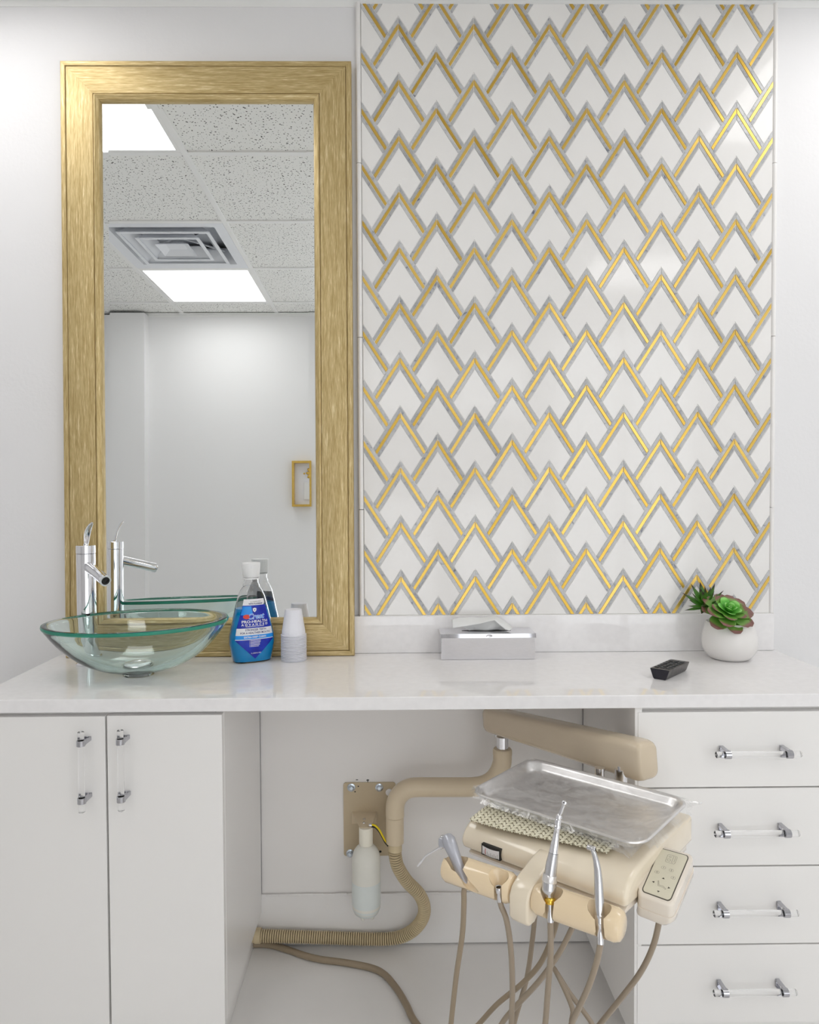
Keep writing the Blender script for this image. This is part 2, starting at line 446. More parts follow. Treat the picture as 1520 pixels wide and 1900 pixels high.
for b in ((WX0, WX1, WZ0, WZ0+.05), (WX0, WX1, WZ1-.05, WZ1), (WX0, WX0+.05, WZ0+.05, WZ1-.05), (WX1-.05, WX1, WZ0+.05, WZ1-.05))+tuple((m_-.025, m_+.025, WZ0+.05, WZ1-.05) for m_ in WM): add_box(bm, b[0], b[1], ya, yb, b[2], b[3], .003, 1)
wn = struct('added_window_1', bm, 'trim_white', 'added unseen two-pane window, glowing to light the space under the counter', 'window')
for x0, x1 in ((WX0+.05, WM[0]-.025), (WM[0]+.025, WX1-.05)):
    boxo('pane', (x0, x1, YF-.068, YF-.062, WZ0+.05, WZ1-.05), 'added_glow_pane', wn)
dm = (DX0+DX1)/2
bm = newbm()
for x0, x1 in ((DX0+.004, dm-.002), (dm+.002, DX1-.004)):      # two added leaves, lower and upper glowing lite, wide rail keeps reflections clear
    for b in ((x0, x0+.07, .008, DZ1-.004), (x1-.07, x1, .008, DZ1-.004), (x0+.07, x1-.07, .008, .14), (x0+.07, x1-.07, 1.14, 1.70), (x0+.07, x1-.07, 2.08, DZ1-.004)): add_box(bm, b[0], b[1], YF-.085, YF-.045, b[2], b[3], .002, 1)
dn = struct('added_door_1', bm, 'trim_white', 'added unseen white double door with glowing panels to light under the counter', 'door')
for x0, x1 in ((DX0+.004, dm-.002), (dm+.002, DX1-.004)):
    for z0, z1 in ((.14, 1.14), (1.70, 2.08)): boxo('pane', (x0+.07, x1-.07, YF-.068, YF-.062, z0, z1), 'added_glow_pane', dn)
for sx in (-1, 1):
    bm = newbm(); add_tube(bm, [(dm+sx*.035, YF-.046, 1.20), (dm+sx*.035, YF-.015, 1.21), (dm+sx*.035, YF-.015, 1.52), (dm+sx*.035, YF-.046, 1.53)], .008, 12); obj('added_door_handle', bm, 'chrome', dn)
boxo('niche_panel', (-.3515, .4880, -.0045, -.0002, .1375, CB-.0008), 'niche_white', wall_back)
# lower wall board under the counter
bm = newbm(); add_box(bm, -.86, .98, -.012, 0, .004, .137, .0015, 1)
struct('baseboard_back', bm, 'trim_white', 'tall white baseboard along the wall under the counter', 'baseboard')
bm = newbm()
for q in range(26):
    a = -.34+q*.03; add_box(bm, a, a+.031, -.0135-random.random()*.002, -.009, .134, .1385+random.random()*.002, .001, 1)
o = obj('caulk_bead', bm, 'trim_white', bpy.data.objects['baseboard_back'])
# ceiling: plenum slab, grid, acoustic tiles
bm = newbm(); add_box(bm, XL-T, XR+T, YF-T, T, H+.14, H+.18)
ceiling = struct('ceiling', bm, 'ceiling_metal', 'suspended white ceiling of speckled acoustic tiles', 'ceiling')
GX = [GX0+G*k for k in range(-3, 6)]
LIGHTS = [(-1, 1), (-1, 4), (3, 1), (3, 4)]       # (column relative to GX0, row)
VENT = (-1, 3)
bw = .012
for x in GX[1:-1]:
    bm = newbm(); add_box(bm, x-bw, x+bw, YF, 0, H, H+.03, .0015, 1); obj('grid_runner', bm, 'ceiling_metal', ceiling)
for y in GY[1:-1]:
    for a, b in zip(GX, GX[1:]):
        bm = newbm(); add_box(bm, a+bw, b-bw, y-bw, y+bw, H+.0005, H+.03); obj('grid_crossbar', bm, 'ceiling_metal', ceiling)
tm = {}
for ci in range(8):
    col = ci-3
    for r in range(6):
        if (col, r) in LIGHTS or (col, r) == VENT: continue
        y1, y0 = GY[r], GY[r+1]
        if r not in tm:
            bm = newbm(); add_box(bm, -(G-.006)/2, (G-.006)/2, -(y1-y0-.006)/2, (y1-y0-.006)/2, 0, .015, .002, 1)
            bmesh.ops.recalc_face_normals(bm, faces=bm.faces)
            me = bpy.data.meshes.new('ceiling_tile'); bm.to_mesh(me); bm.free(); me.materials.append(MATS['acoustic']); tm[r] = me
        o = bpy.data.objects.new('ceiling_tile', tm[r]); COL.objects.link(o); attach(o, ceiling)
        o.location = (GX0+G*col+G/2, (y0+y1)/2, H+.006)
# wall angle around the ceiling edge
bm = newbm(); add_box(bm, XL, XR, -.022, 0, H-.001, H+.001); add_box(bm, XL, XR, -.0018, 0, H-.019, H)
struct('trim_1', bm, 'ceiling_metal', 'white metal wall angle where the ceiling meets the wall behind the mirror', 'trim')
bm = newbm(); add_box(bm, XL, XR, YF, YF+.022, H-.001, H+.001); add_box(bm, -1.583, XR, YF, YF+.0018, H-.019, H)
struct('trim_2', bm, 'ceiling_metal', 'white metal wall angle along the wall seen in the mirror', 'trim')

# LED ceiling panels
names = {(-1, 1): 'square LED ceiling panel nearest the wall with the gold mirror, above the sink',
         (-1, 4): 'square LED ceiling panel beside the ceiling air vent',
         (3, 1): 'square LED ceiling panel over the drawer side close to the mosaic wall',
         (3, 4): 'square LED ceiling panel over the drawer side away from the mosaic wall'}
for (c, r) in LIGHTS:
    x0, x1 = GX0+G*c+.012, GX0+G*(c+1)-.012; y1, y0 = GY[r]-.012, GY[r+1]+.012
    t = thing('ceiling_light', names[(c, r)], 'ceiling light', ((x0+x1)/2, (y0+y1)/2, H), 'LED ceiling panels')
    bm = newbm()
    for b in ((x0, x1, y0, y0+.014), (x0, x1, y1-.014, y1), (x0, x0+.014, y0+.014, y1-.014), (x1-.014, x1, y0+.014, y1-.014)):
        add_box(bm, *b, H+.0015, H+.02)
    obj('frame', bm, 'ceiling_metal', t)
    bm = newbm(); add_box(bm, x0+.014, x1-.014, y0+.014, y1-.014, H+.005, H+.008); obj('diffuser', bm, 'led', t)
    bm = newbm(); add_box(bm, x0, x1, y0, y1, H+.0202, H+.035); obj('housing', bm, 'ceiling_metal', t)
# air vent
c, r = VENT
x0, x1 = GX0+G*c+.012, GX0+G*(c+1)-.012; y1, y0 = GY[r]-.012, GY[r+1]+.012
xc, yc = (x0+x1)/2, (y0+y1)/2
t = thing('ceiling_vent', 'white square air diffuser with nested louvers in the ceiling', 'air vent', (xc, yc, H))
def sq_ring(bm, a0, a1, z0, z1, th=.004):
    def sq(a, z): return [V3((xc+sx*a, yc+sy*a, z)) for sx, sy in ((-1, -1), (1, -1), (1, 1), (-1, 1))]
    rs = [sq(a0, z0), sq(a1, z1), sq(a1, z1-th), sq(a0, z0-th)]
    loft(bm, rs+[rs[0]], True, False)
hw = (x1-x0)/2
bm = newbm(); sq_ring(bm, hw, hw-.05, H+.006, H+.010, .006); sq_ring(bm, hw-.05, hw-.085, H+.010, H+.075); obj('frame', bm, 'vent_white', t)
for a0, a1, z0, z1 in ((.21, .155, H-.004, H+.05), (.145, .095, H-.006, H+.045)):
    bm = newbm(); sq_ring(bm, a0, a1, z0, z1); sq_ring(bm, a0+.004, a0-.012, z0, z0); obj('louver', bm, 'vent_white', t)
bm = newbm(); sq_ring(bm, .078, .045, H-.008, H+.012); add_box(bm, xc-.046, xc+.046, yc-.046, yc+.046, H+.008, H+.012); obj('center_plate', bm, 'vent_white', t)
bm = newbm(); add_box(bm, x0+.02, x1-.02, y0+.02, y1-.02, H+.105, H+.11); obj('duct_box', bm, 'vent_white', t)
bm = newbm(); add_lathe(bm, [(0, H+.1), (.12, H+.1), (.12, H+.104), (0, H+.104)], 32, Matrix.Translation((xc, yc, 0))); obj('duct_opening', bm, 'vent_dark', t)
for s in (-1, 1):
    bm = newbm(); add_tube(bm, [(xc-.19, yc-.19*s, H+.055), (xc+.19, yc+.19*s, H+.055)], .005, 6); obj('brace', bm, 'vent_white', t)

# ------------------------------------------------------------------ counter and cabinets
counter = boxo('countertop', (-.8647, .989, CYF, -.0005, CB, CT), 'quartz', None, .002, 2)
tag(counter, 'glossy white countertop across both cabinets', 'countertop')
o = boxo('backsplash', (-.80, .982, -.0205, -.0005, CT+.0003, .8655), 'quartz', None, .0015, 2)
tag(o, 'low white backsplash strip under the mosaic panel', 'backsplash')

CF = -.4182
def handle(parent, p0, p1, clips, axis):
    """acrylic rod with two chrome clips"""
    bm = newbm(); d = (p1-p0); add_cyl(bm, p0, d, d.length, .0063, 24, .0008)
    rod = obj('handle', bm, 'acrylic', parent, label='clear acrylic bar handle')
    for c in clips:
        q = p0.lerp(p1, c); bm = newbm(); ax = d.normalized()
        m = axis_mtx(q-ax*.0055, ax)
        add_lathe(bm, [(.0064, 0), (.0084, 0), (.0084, .011), (.0064, .011), (.0064, 0)], 24, m)
        side = V3((1, 0, 0)) if axis == 'Z' else V3((0, 0, 1))
        # open jaw reaching back to the front panel
        y1 = CF
        for s in (-1, 1):
            c0 = q+side*(.0072*s)
            if axis == 'Z': add_box(bm, c0.x-.0014, c0.x+.0014, q.y+.002, y1-.0002, q.z-.004, q.z+.004, .0005, 1)
            else: add_box(bm, q.x-.004, q.x+.004, q.y+.002, y1-.0002, c0.z-.0014, c0.z+.0014, .0005, 1)
        if axis == 'Z': add_box(bm, q.x-.0085, q.x+.0085, y1-.004, y1-.0002, q.z-.0045, q.z+.0045, .0006, 1)
        else: add_box(bm, q.x-.0045, q.x+.0045, y1-.004, y1-.0002, q.z-.0085, q.z+.0085, .0006, 1)
        obj('handle_clip', bm, 'chrome_dark', rod, label='chrome handle clip')

KB = .093                                          # cabinet bottoms
cab = thing('cabinet', 'white two-door base cabinet under the glass sink', 'cabinet', (-.6, -.2, 0))
bm = newbm(); add_box(bm, -.845, -.370, -.3995, -.013, KB, CB-.0005); obj('body', bm, 'cabinet_white', cab)
boxo('side_panel', (-.3695, -.352, -.3995, -.0125, KB, CB-.0005), 'cabinet_white', cab, .0008, 1)
boxo('plinth', (-.83, -.3735, -.37, -.0125, .001, KB-.0005), 'cabinet_white', cab)
boxo('door', (-.8445, -.5885, CF, -.400, KB-.002, .7335), 'cabinet_white', cab, .0012, 2)
boxo('door', (-.5845, -.3522, CF, -.400, KB-.002, .7345), 'cabinet_white', cab, .0012, 2)
hy = CF-.030
for xt, ya, yb in ((151, 1358, 1508), (224, 1355, 1505)):
    a, b = atY(xt, yb, hy), atY(xt, ya, hy); a.x = b.x = (a.x+b.x)/2
    handle(cab, a, b, (.15, .86), 'Z')

dr = thing('drawer_cabinet', 'white four-drawer base cabinet under the potted plant', 'cabinet', (.74, -.2, 0))
bm = newbm(); add_box(bm, .508, .97, -.3995, -.013, KB-.05, CB-.0005); obj('body', bm, 'cabinet_white', dr)
boxo('side_panel', (.4885, .5035, -.4165, -.0125, KB-.05, CB-.0005), 'cabinet_white', dr, .0008, 1)
boxo('plinth', (.517, .96, -.37, -.0125, .001, KB-.0505), 'cabinet_white', dr)
DZ = [.7325, .5745, .4115, .2485, .083]
for k in range(4):
    boxo('drawer', (.4945, .969, CF, -.400, DZ[k+1]+.0028, DZ[k]), 'cabinet_white', dr, .0012, 2)
for xa, xb, yy in ((1329, 1487, 1400), (1327, 1483, 1547), (1325, 1481, 1695), (1325, 1478, 1842)):
    a, b = atY(xa, yy, hy), atY(xb, yy, hy); a.z = b.z = (a.z+b.z)/2
    handle(dr, a, b, (.135, .86), 'X')

# ------------------------------------------------------------------ mosaic panel
PX0, PX1, PZ0, PZ1 = -.0785, .9705, .8672, 2.4187
PY = -.014
HX, HV, SL, TT = .0957, .07008, 1.56, .0158
GAP = .0007
panel = thing('mosaic_panel', 'white stone mosaic wall panel with grey marble and gold chevron strips', 'tile panel', (.45, 0, PZ0))
boxo('grout_bed', (PX0, PX1, PY-.0006, -.0003, PZ0, PZ1), 'grout', panel)
boxo('caulk_line', (PX0-.012, PX1+.012, -.0190, -.0004, .8657, .8671), 'grout', panel)
def pint(a, b, c, d):
    x1, y1 = a; x2, y2 = b; x3, y3 = c; x4, y4 = d
    den = (x1-x2)*(y3-y4)-(y1-y2)*(x3-x4)
    if abs(den) < 1e-12: return b
    A, B_ = x1*y2-y1*x2, x3*y4-y3*x4
    return ((A*(x3-x4)-(x1-x2)*B_)/den, (A*(y3-y4)-(y1-y2)*B_)/den)
def area(p): return .5*sum(p[i][0]*p[(i+1) % len(p)][1]-p[(i+1) % len(p)][0]*p[i][1] for i in range(len(p)))
def inset(poly, g):
    if area(poly) < 0: poly = poly[::-1]
    n = len(poly); E_ = []
    for i in range(n):
        (ax, ay), (bx, by) = poly[i], poly[(i+1) % n]
        l = math.hypot(bx-ax, by-ay); nx, ny = -(by-ay)/l, (bx-ax)/l
        E_.append(((ax+nx*g, ay+ny*g), (bx+nx*g, by+ny*g)))
    return [pint(*E_[i-1], *E_[i]) for i in range(n)]
def clip(poly, x0, x1, y0, y1):
    for ax, lim, s in ((0, x0, 1), (0, x1, -1), (1, y0, 1), (1, y1, -1)):
        out = []
        for i in range(len(poly)):
            a, b = poly[i-1], poly[i]
            da, db = (a[ax]-lim)*s, (b[ax]-lim)*s
            if (da >= 0) != (db >= 0):
                t = da/(da-db); out.append((a[0]+(b[0]-a[0])*t, a[1]+(b[1]-a[1])*t))
            if db >= 0: out.append(b)
        poly = out
        if len(poly) < 3: return []
    return poly
# chevron pieces, local x right, z up, tip at the origin
def P_(k, s): # end of the k-th line on the leg
    x = (HV+SL*HX-k*TT)/(2*SL); return (s*x, -(SL*x+k*TT))
shapes = []
for nm, k, mt in (('marble_strip_outer', 0, 'marble'), ('gold_strip', 1, 'brass'), ('marble_strip_inner', 2, 'marble')):
    for s in (1, -1):
        shapes.append((nm, mt, inset([(0, -k*TT), P_(k, s), P_(k+1, s), (0, -(k+1)*TT)], GAP)))
xq = (SL*HX-HV)/(2*SL)
shapes.append(('white_tile', 'dolomite', inset([(0, -3*TT), P_(3, 1), (xq, -(2*HV+SL*xq)), (0, -2*HV), (-xq, -(2*HV+SL*xq)), P_(3, -1)], GAP)))
FACE = {'marble': -.0085, 'brass': -.0082, 'dolomite': -.0088}
def piece_mesh(nm, mt, poly, front):
    bm = newbm()
    add_prism(bm, poly, lambda a, b, h: V3((a, h, b)), 0, front)
    bmesh.ops.recalc_face_normals(bm, faces=bm.faces)
    fr = [e for e in bm.edges if all(abs(v.co.y-front) < 1e-6 for v in e.verts)]
    try: bmesh.ops.bevel(bm, geom=fr, offset=.0004, segments=1, profile=.5, affect='EDGES', clamp_overlap=True)
    except Exception: pass
    me = bpy.data.meshes.new(nm); bm.to_mesh(me); bm.free(); me.materials.append(MATS[mt]); return me
shared = [piece_mesh(n, m, p, -.006) for n, m, p in shapes]
X0c, Z0t = .0160, 2.3873
for c in range(-2, 12):
    X = X0c+HX*c
    for rr in range(-2, 12):
        Z = Z0t-2*HV*rr-(HV if c % 2 else 0)
        for (nm, mt, poly), me in zip(shapes, shared):
            wp = [(X+a, Z+b) for a, b in poly]
            if max(p[0] for p in wp) < PX0+.002 or min(p[0] for p in wp) > PX1-.002 or max(p[1] for p in wp) < PZ0+.002 or min(p[1] for p in wp) > PZ1-.002: continue
            inside = all(PX0 <= p[0] <= PX1 and PZ0 <= p[1] <= PZ1 for p in wp)
            if inside: mm = me
            else:
                cl = clip(wp, PX0+.0006, PX1-.0006, PZ0+.0006, PZ1-.0006)
                cl = [p for i, p in enumerate(cl) if math.hypot(p[0]-cl[i-1][0], p[1]-cl[i-1][1]) > 1e-5]
                if len(cl) < 3 or abs(area(cl)) < 4e-6: continue
                mm = piece_mesh(nm, mt, [(a-X, b-Z) for a, b in cl], -.006)
            o = bpy.data.objects.new(nm, mm); COL.objects.link(o); attach(o, panel)
            o.location = (X, PY+.004+(-.0002 if mt == 'dolomite' else -.0006 if mt == 'brass' else 0)+random.uniform(-.0002, .0002), Z)
            amp = .007 if mt == 'brass' else .0015
            o.rotation_euler = (random.uniform(-amp, amp), 0, random.uniform(-amp, amp))
for nm, xa, xb, lab in (('trim_3', -.0925, -.0787, 'slim white pencil trim between gold mirror and mosaic panel'), ('trim_4', .9707, .9835, 'slim white pencil trim on the plant side of the mosaic panel')):
    for k, (z0, z1) in enumerate(((.8673, 1.14), (1.141, 1.58), (1.581, 2.02), (2.021, 2.4225))):
        bm = newbm(); n = 8; xm = (xa+xb)/2; hwid = (xb-xa)/2
        prof = [(xa, -.0003), (xa, -.010)]+[(xm-hwid*math.cos(PI*i/n), -.010-.008*math.sin(PI*i/n)) for i in range(1, n)]+[(xb, -.010), (xb, -.0003)]
        loft(bm, [[V3((x, y, z0+.0003)) for x, y in prof], [V3((x, y, z1-.0003)) for x, y in prof]])
        if k == 0: base = struct(nm, bm, 'trim_white', lab, 'trim')
        else: obj('trim_piece', bm, 'trim_white', base)

# ------------------------------------------------------------------ leaning mirror
TILT = .0158
MX0, MX1, MH = -.833, -.1035, 1.500
mroot_loc = V3(((MX0+MX1)/2, -.0242, CT+.0004))
MM = Matrix.Translation(mroot_loc) @ Matrix.Rotation(-TILT, 4, 'X')
hwm = (MX1-MX0)/2
mir = thing('leaning_mirror', 'tall mirror in a brushed champagne gold frame leaning on the wall', 'mirror', mroot_loc)
FW = .0965
prof = [(0, 0), (0, .024), (.002, .0265), (.0115, .0265), (.0132, .0245), (.0136, .0215), (.0144, .0215), (.0150, .0255), (.030, .0262), (.062, .0245), (.0795, .0225),
        (.0805, .0195), (.0812, .0195), (.0818, .0235), (.085, .0245), (.089, .0225), (.0935, .0210), (FW-.0008, .0175), (FW, .0130), (FW, 0)]
def rail(name, fn0, fn1, mat):
    bm = newbm()
    loft(bm, [[MM @ fn0(t, h) for t, h in prof], [MM @ fn1(t, h) for t, h in prof]])
    return obj(name, bm, mat, mir, 25)
rail('frame_rail', lambda t, h: V3((-hwm+t+.0001, -h, t)), lambda t, h: V3((hwm-t-.0001, -h, t)), 'frame_gold_level')
rail('frame_rail', lambda t, h: V3((-hwm+t+.0001, -h, MH-t)), lambda t, h: V3((hwm-t-.0001, -h, MH-t)), 'frame_gold_level')
rail('frame_rail', lambda t, h: V3((-hwm+t, -h, t+.0001)), lambda t, h: V3((-hwm+t, -h, MH-t-.0001)), 'frame_gold_upright')
rail('frame_rail', lambda t, h: V3((hwm-t, -h, t+.0001)), lambda t, h: V3((hwm-t, -h, MH-t-.0001)), 'frame_gold_upright')
bm = newbm()
e = FW-.002; gx, gz0, gz1, bv = hwm-e, e, MH-e, .0185
def rect(dx, y): return [MM @ V3((-gx+dx, y, gz0+dx)), MM @ V3((gx-dx, y, gz0+dx)), MM @ V3((gx-dx, y, gz1-dx)), MM @ V3((-gx+dx, y, gz1-dx))]
vs = loft(bm, [rect(0, -.0042), rect(0, -.0096), rect(bv, -.0100)])
obj('mirror_glass', bm, 'mirror_silver', mir, 0)
bm = newbm(); add_box(bm, -gx, gx, -.0040, -.0005, gz0, gz1, mtx=MM); obj('backing_board', bm, 'black', mir)

# ------------------------------------------------------------------ framed art on the far wall
ax0, ax1, az0, az1 = -.655, -.41, 1.19, 1.483
t = thing('shadow_box', 'gold framed shadow box with a gold flower on the wall seen in the mirror', 'wall art', ((ax0+ax1)/2, YF, az0))
fw_, fd = .014, .05
for b in ((ax0, ax1, az0, az0+fw_), (ax0, ax1, az1-fw_, az1), (ax0, ax0+fw_, az0+fw_, az1-fw_), (ax1-fw_, ax1, az0+fw_, az1-fw_)):
    boxo('frame_bar', (b[0], b[1], YF+.0005, YF+fd, b[2], b[3]), 'gold_art', t, .001, 1)
boxo('back_board', (ax0+fw_, ax1-fw_, YF+.0005, YF+.006, az0+fw_, az1-fw_), 'label_white', t)
xm = (ax0+ax1)/2
for k in range(8):
    a = 2*PI*k/8; bm = newbm()
    add_lathe(bm, [(0, -.017), (.007, -.008), (.010, .004), (.006, .014), (0, .018)], 10, Matrix.Translation((xm+.02*math.cos(a), YF+.012, 1.405+.026*math.sin(a))) @ Matrix.Rotation(-a+PI/2, 4, 'Y'), 1, .4)
    obj('flower_petal', bm, 'gold_art', t)
for dx in (-.048, .048):
    bm = newbm(); add_lathe(bm, [(0, 0), (.006, 0), (.006, .006), (0, .008)], 14, axis_mtx((xm+dx, YF+.006, 1.403), (0, 1, 0))); obj('stud', bm, 'gold_art', t)
boxo('plaque', (xm-.05, xm+.05, YF+.006, YF+.013, 1.235, 1.345), 'plaque', t, .002, 2)

# ------------------------------------------------------------------ glass bowl sink
BC = V3((-.588, -.222, CT))
BM = Matrix.Translation(BC+V3((0, 0, .0075))) @ Matrix.Rotation(math.radians(3.2), 4, 'X') @ Matrix.Rotation(math.radians(-1.5), 4, 'Y') @ Matrix.Diagonal((1.015, .60, 1, 1))
sink = thing('vessel_sink', 'clear green-tinted oval glass bowl sink on the white counter', 'sink', BC)
outer = [(.022, .0), (.05, .0015), (.085, .0095), (.118, .024), (.145, .042), (.168, .063), (.186, .084), (.199, .102), (.2050, .1110)]
inner = [(.1960, .1190), (.189, .1150), (.177, .097), (.158, .074), (.135, .0525), (.109, .0350), (.080, .0215), (.05, .0140), (.022, .013)]
def sm(prof_, k=3):
    return [(p.x, p.y) for p in crom([(a, b, 0) for a, b in prof_], k)]
bm = newbm(); pr = sm(outer)+[(.2062, .1150), (.2035, .1188)]+sm(inner)
add_lathe(bm, pr+[pr[0]], 96, BM); obj('bowl', bm, 'bowl_glass', sink, 60)
bm = newbm(); add_lathe(bm, [(.2052, .1105), (.2058, .1110), (.2069, .1150), (.2052, .1184), (.2045, .1180), (.2064, .1149), (.2052, .1105)], 96, BM); obj('rim_edge', bm, 'glass_edge', sink, 60, label='green polished glass edge of the bowl')
bm = newbm(); add_lathe(bm, [(.0, .0), (.0205, .0), (.0205, .0135), (.030, .0140), (.031, .0158), (.029, .0172), (.018, .0178), (.016, .0160), (0, .0165)], 40, BM @ Matrix.Diagonal((1, 1.6, 1, 1))); obj('drain', bm, 'chrome_soft', sink, 30)
bm = newbm(); add_lathe(bm, [(.026, 0), (.034, 0), (.035, .003), (.0335, .0072), (.031, .0078), (.028, .006), (.026, 0)], 48, Matrix.Translation(BC+V3((0, 0, .0003)))); obj('mounting_ring', bm, 'acrylic', sink)

# ------------------------------------------------------------------ faucet
FP = V3((atY(160.5, 1100, -.121).x, -.121, CT+.0004))
fau = thing('faucet', 'tall polished chrome faucet with a lever on top beside the glass sink', 'faucet', FP)
R_ = .0222
zt = atY(160, 1012, FP.y).z; zs = atY(160, 1027, FP.y).z
bm = newbm(); add_lathe(bm, [(0, 0), (.026, 0), (.026, .004), (R_, .006), (R_, zs-FP.z-.0006), (R_-.001, zs-FP.z), (0, zs-FP.z)], 40, Matrix.Translation(FP)); obj('body', bm, 'chrome', fau, 30)
bm = newbm(); add_lathe(bm, [(0, 0), (R_-.0008, 0), (R_+.0003, .0008), (R_+.0003, zt-zs-.001), (R_-.001, zt-zs), (.006, zt-zs), (.005, zt-zs+.004), (0, zt-zs+.004)], 40, Matrix.Translation((FP.x, FP.y, zs+.0004))); obj('cap', bm, 'chrome', fau, 30)
s0 = V3((FP.x, FP.y, atY(165, 1047, FP.y).z)); s1 = atY(196, 1078, -.205)
sd = (s1-s0).normalized()
bm = newbm(); L_ = (s1-s0).length
add_lathe(bm, [(0, .0), (.0125, .0), (.0125, L_-.010), (.0130, L_-.009), (.0130, L_), (.0095, L_), (.0095, L_-.006), (0, L_-.006)], 32, axis_mtx(s0, sd)); sp_o = obj('spout', bm, 'chrome', fau, 30)
bm = newbm(); add_lathe(bm, [(.0, 0), (.0092, 0), (.0092, .003), (.006, .0035), (.006, .0015), (.003, .0015), (.003, .004), (0, .004)], 24, axis_mtx(s1-sd*.0055, sd)); obj('aerator', bm, 'black', sp_o)
hp = [atY(160, 1013, FP.y), atY(160.5, 1003, FP.y), atY(162, 990, FP.y-.002), atY(166, 978, FP.y-.006), atY(171, 970, FP.y-.010)]
pts = crom(hp, 6); bm = newbm(); rings = []
for i, p in enumerate(pts):
    t_ = i/(len(pts)-1); d = (pts[min(i+1, len(pts)-1)]-pts[max(0, i-1)]).normalized()
    sdv = V3((.62, .78, 0)); sdv = (sdv-d*sdv.dot(d)).normalized(); nv = d.cross(sdv)
    wv = (.0035+.0050*math.sin(PI*min(1, t_*.9+.05)))*(1 if t_ < .93 else .7); tv = .0022
    rings.append([p+sdv*wv*math.cos(a)+nv*tv*math.sin(a) for a in [2*PI*k/14 for k in range(14)]])
loft(bm, rings); obj('lever', bm, 'chrome', fau, 60)

# ------------------------------------------------------------------ mouthwash bottle
BO = V3((-.3545, -.092, CT+.0004)); BA = math.radians(27)
BT = Matrix.Translation(BO) @ Matrix.Rotation(BA, 4, 'Z')
bot = thing('mouthwash_bottle', 'blue mouthwash bottle with a white cap between sink and cups', 'bottle', BO)
# (z, half width, half depth, exponent)
LV = [(0, .043, .024, 2.6), (.003, .0475, .0270, 2.6), (.02, .0515, .0285, 2.7), (.045, .0565, .0300, 2.7), (.065, .0560, .0300, 2.7), (.10, .0480, .0285, 2.6), (.135, .0395, .0265, 2.5),
      (.160, .0335, .0245, 2.3), (.176, .0265, .0215, 2.1), (.183, .0215, .0195, 2.0), (.1845, .0195, .0190, 2), (.1865, .0205, .0200, 2), (.190, .0200, .0195, 2), (.193, .0175, .0175, 2), (.206, .0170, .0170, 2), (.209, .0165, .0165, 2)]
def lvl(z):
    for a, b in zip(LV, LV[1:]):
        if z <= b[0]:
            t_ = (z-a[0])/(b[0]-a[0]); return [a[i]+(b[i]-a[i])*t_ for i in (1, 2, 3)]
    return LV[-1][1:]
def bring(z, off=0, n=48):
    A, B_, ex = lvl(z); A += off; B_ += off; out = []
    for k in range(n):
        th = 2*PI*k/n; c_, s_ = math.cos(th), math.sin(th)
        out.append(BT @ V3((A*math.copysign(abs(c_)**(2/ex), c_), B_*math.copysign(abs(s_)**(2/ex), s_), z)))
    return out
def zs_(a, b, n): return [a+(b-a)*i/n for i in range(n+1)]
Z1 = [0, .0015, .003]+zs_(.006, .18, 36)+[.183, .1845, .1865, .190, .193, .2, .206]
bm = newbm(); loft(bm, [bring(z) for z in Z1]+[bring(z, -.0012) for z in reversed([z for z in Z1 if z >= .003])]); obj('bottle_body', bm, 'clear_plastic', bot, 40)
bm = newbm(); loft(bm, [bring(z, -.0016) for z in [.0035, .005]+zs_(.008, .132, 30)]); obj('liquid', bm, 'mouthwash', bot, 40, label='bright blue mouthwash')
bm = newbm(); zc = .2075
add_lathe(bm, [(0, zc), (.0195, zc), (.0200, zc+.001), (.0228, zc+.0335), (.0222, zc+.0352), (0, zc+.0358)], 40, BT); obj('cap', bm, 'cap_white', bot, 30)
bm = newbm()
for k in range(36):
    a = 2*PI*k/36; add_tube(bm, [BT @ V3((.0200*math.cos(a), .0200*math.sin(a), zc+.004)), BT @ V3((.0225*math.cos(a), .0225*math.sin(a), zc+.031))], .0005, 4)
obj('cap_ribs', bm, 'cap_white', bpy.data.objects['cap.001'], 0)
bm = newbm(); add_lathe(bm, [(.0175, .2030), (.0198, .2030), (.0198, .2062), (.0175, .2062), (.0175, .2030)], 40, BT); obj('tamper_ring', bm, 'cap_white', bot)
def surf(a, z, off):
    A, B_, ex = lvl(z); t_ = min(.999, abs(a)/A)
    return BT @ V3((a, -(B_*(1-t_**ex)**(1/ex))-off, z))
def patch(name, zlist, lo, hi, mat, off, parent):
    bm = newbm(); n = 16; rows = []
    for z in zlist:
        a0, a1 = lo(z), hi(z); rows.append([bm.verts.new(surf(a0+(a1-a0)*i/n, z, off)) for i in range(n+1)])
    for r0, r1 in zip(rows, rows[1:]):
        for i in range(n): bm.faces.new((r0[i], r0[i+1], r1[i+1], r1[i]))
    return obj(name, bm, mat, parent, 60)
def lerp_tab(tab):
    def f(z):
        for (z0, v0), (z1, v1) in zip(tab, tab[1:]):
            if z <= z1: return v0+(v1-v0)*(z-z0)/(z1-z0)
        return tab[-1][1]
    return f
LW = lerp_tab([(.0105, .0004), (.057, .0475), (.068, .0462), (.086, .0430), (.141, .0275), (.156, .0245)])
lab = patch('label', zs_(.0105, .141, 40), lambda z: -LW(z), LW, 'label_blue', .0005, bot)
lab['label'] = 'printed blue paper label'
patch('label_band', zs_(.0690, .0860, 4), lambda z: -LW(z), LW, 'label_white', .0007, lab)
patch('label_band', zs_(.0595, .0690, 4), lambda z: -LW(z), LW, 'label_sky', .0007, lab)
patch('label_band', zs_(.0578, .0595, 2), lambda z: -LW(z), LW, 'label_white', .0007, lab)
patch('label_tab', zs_(.141, .156, 4), lambda z: -LW(z), lambda z: LW(z)-.004*max(0, (.146-z)/.005), 'label_white', .0005, bot)
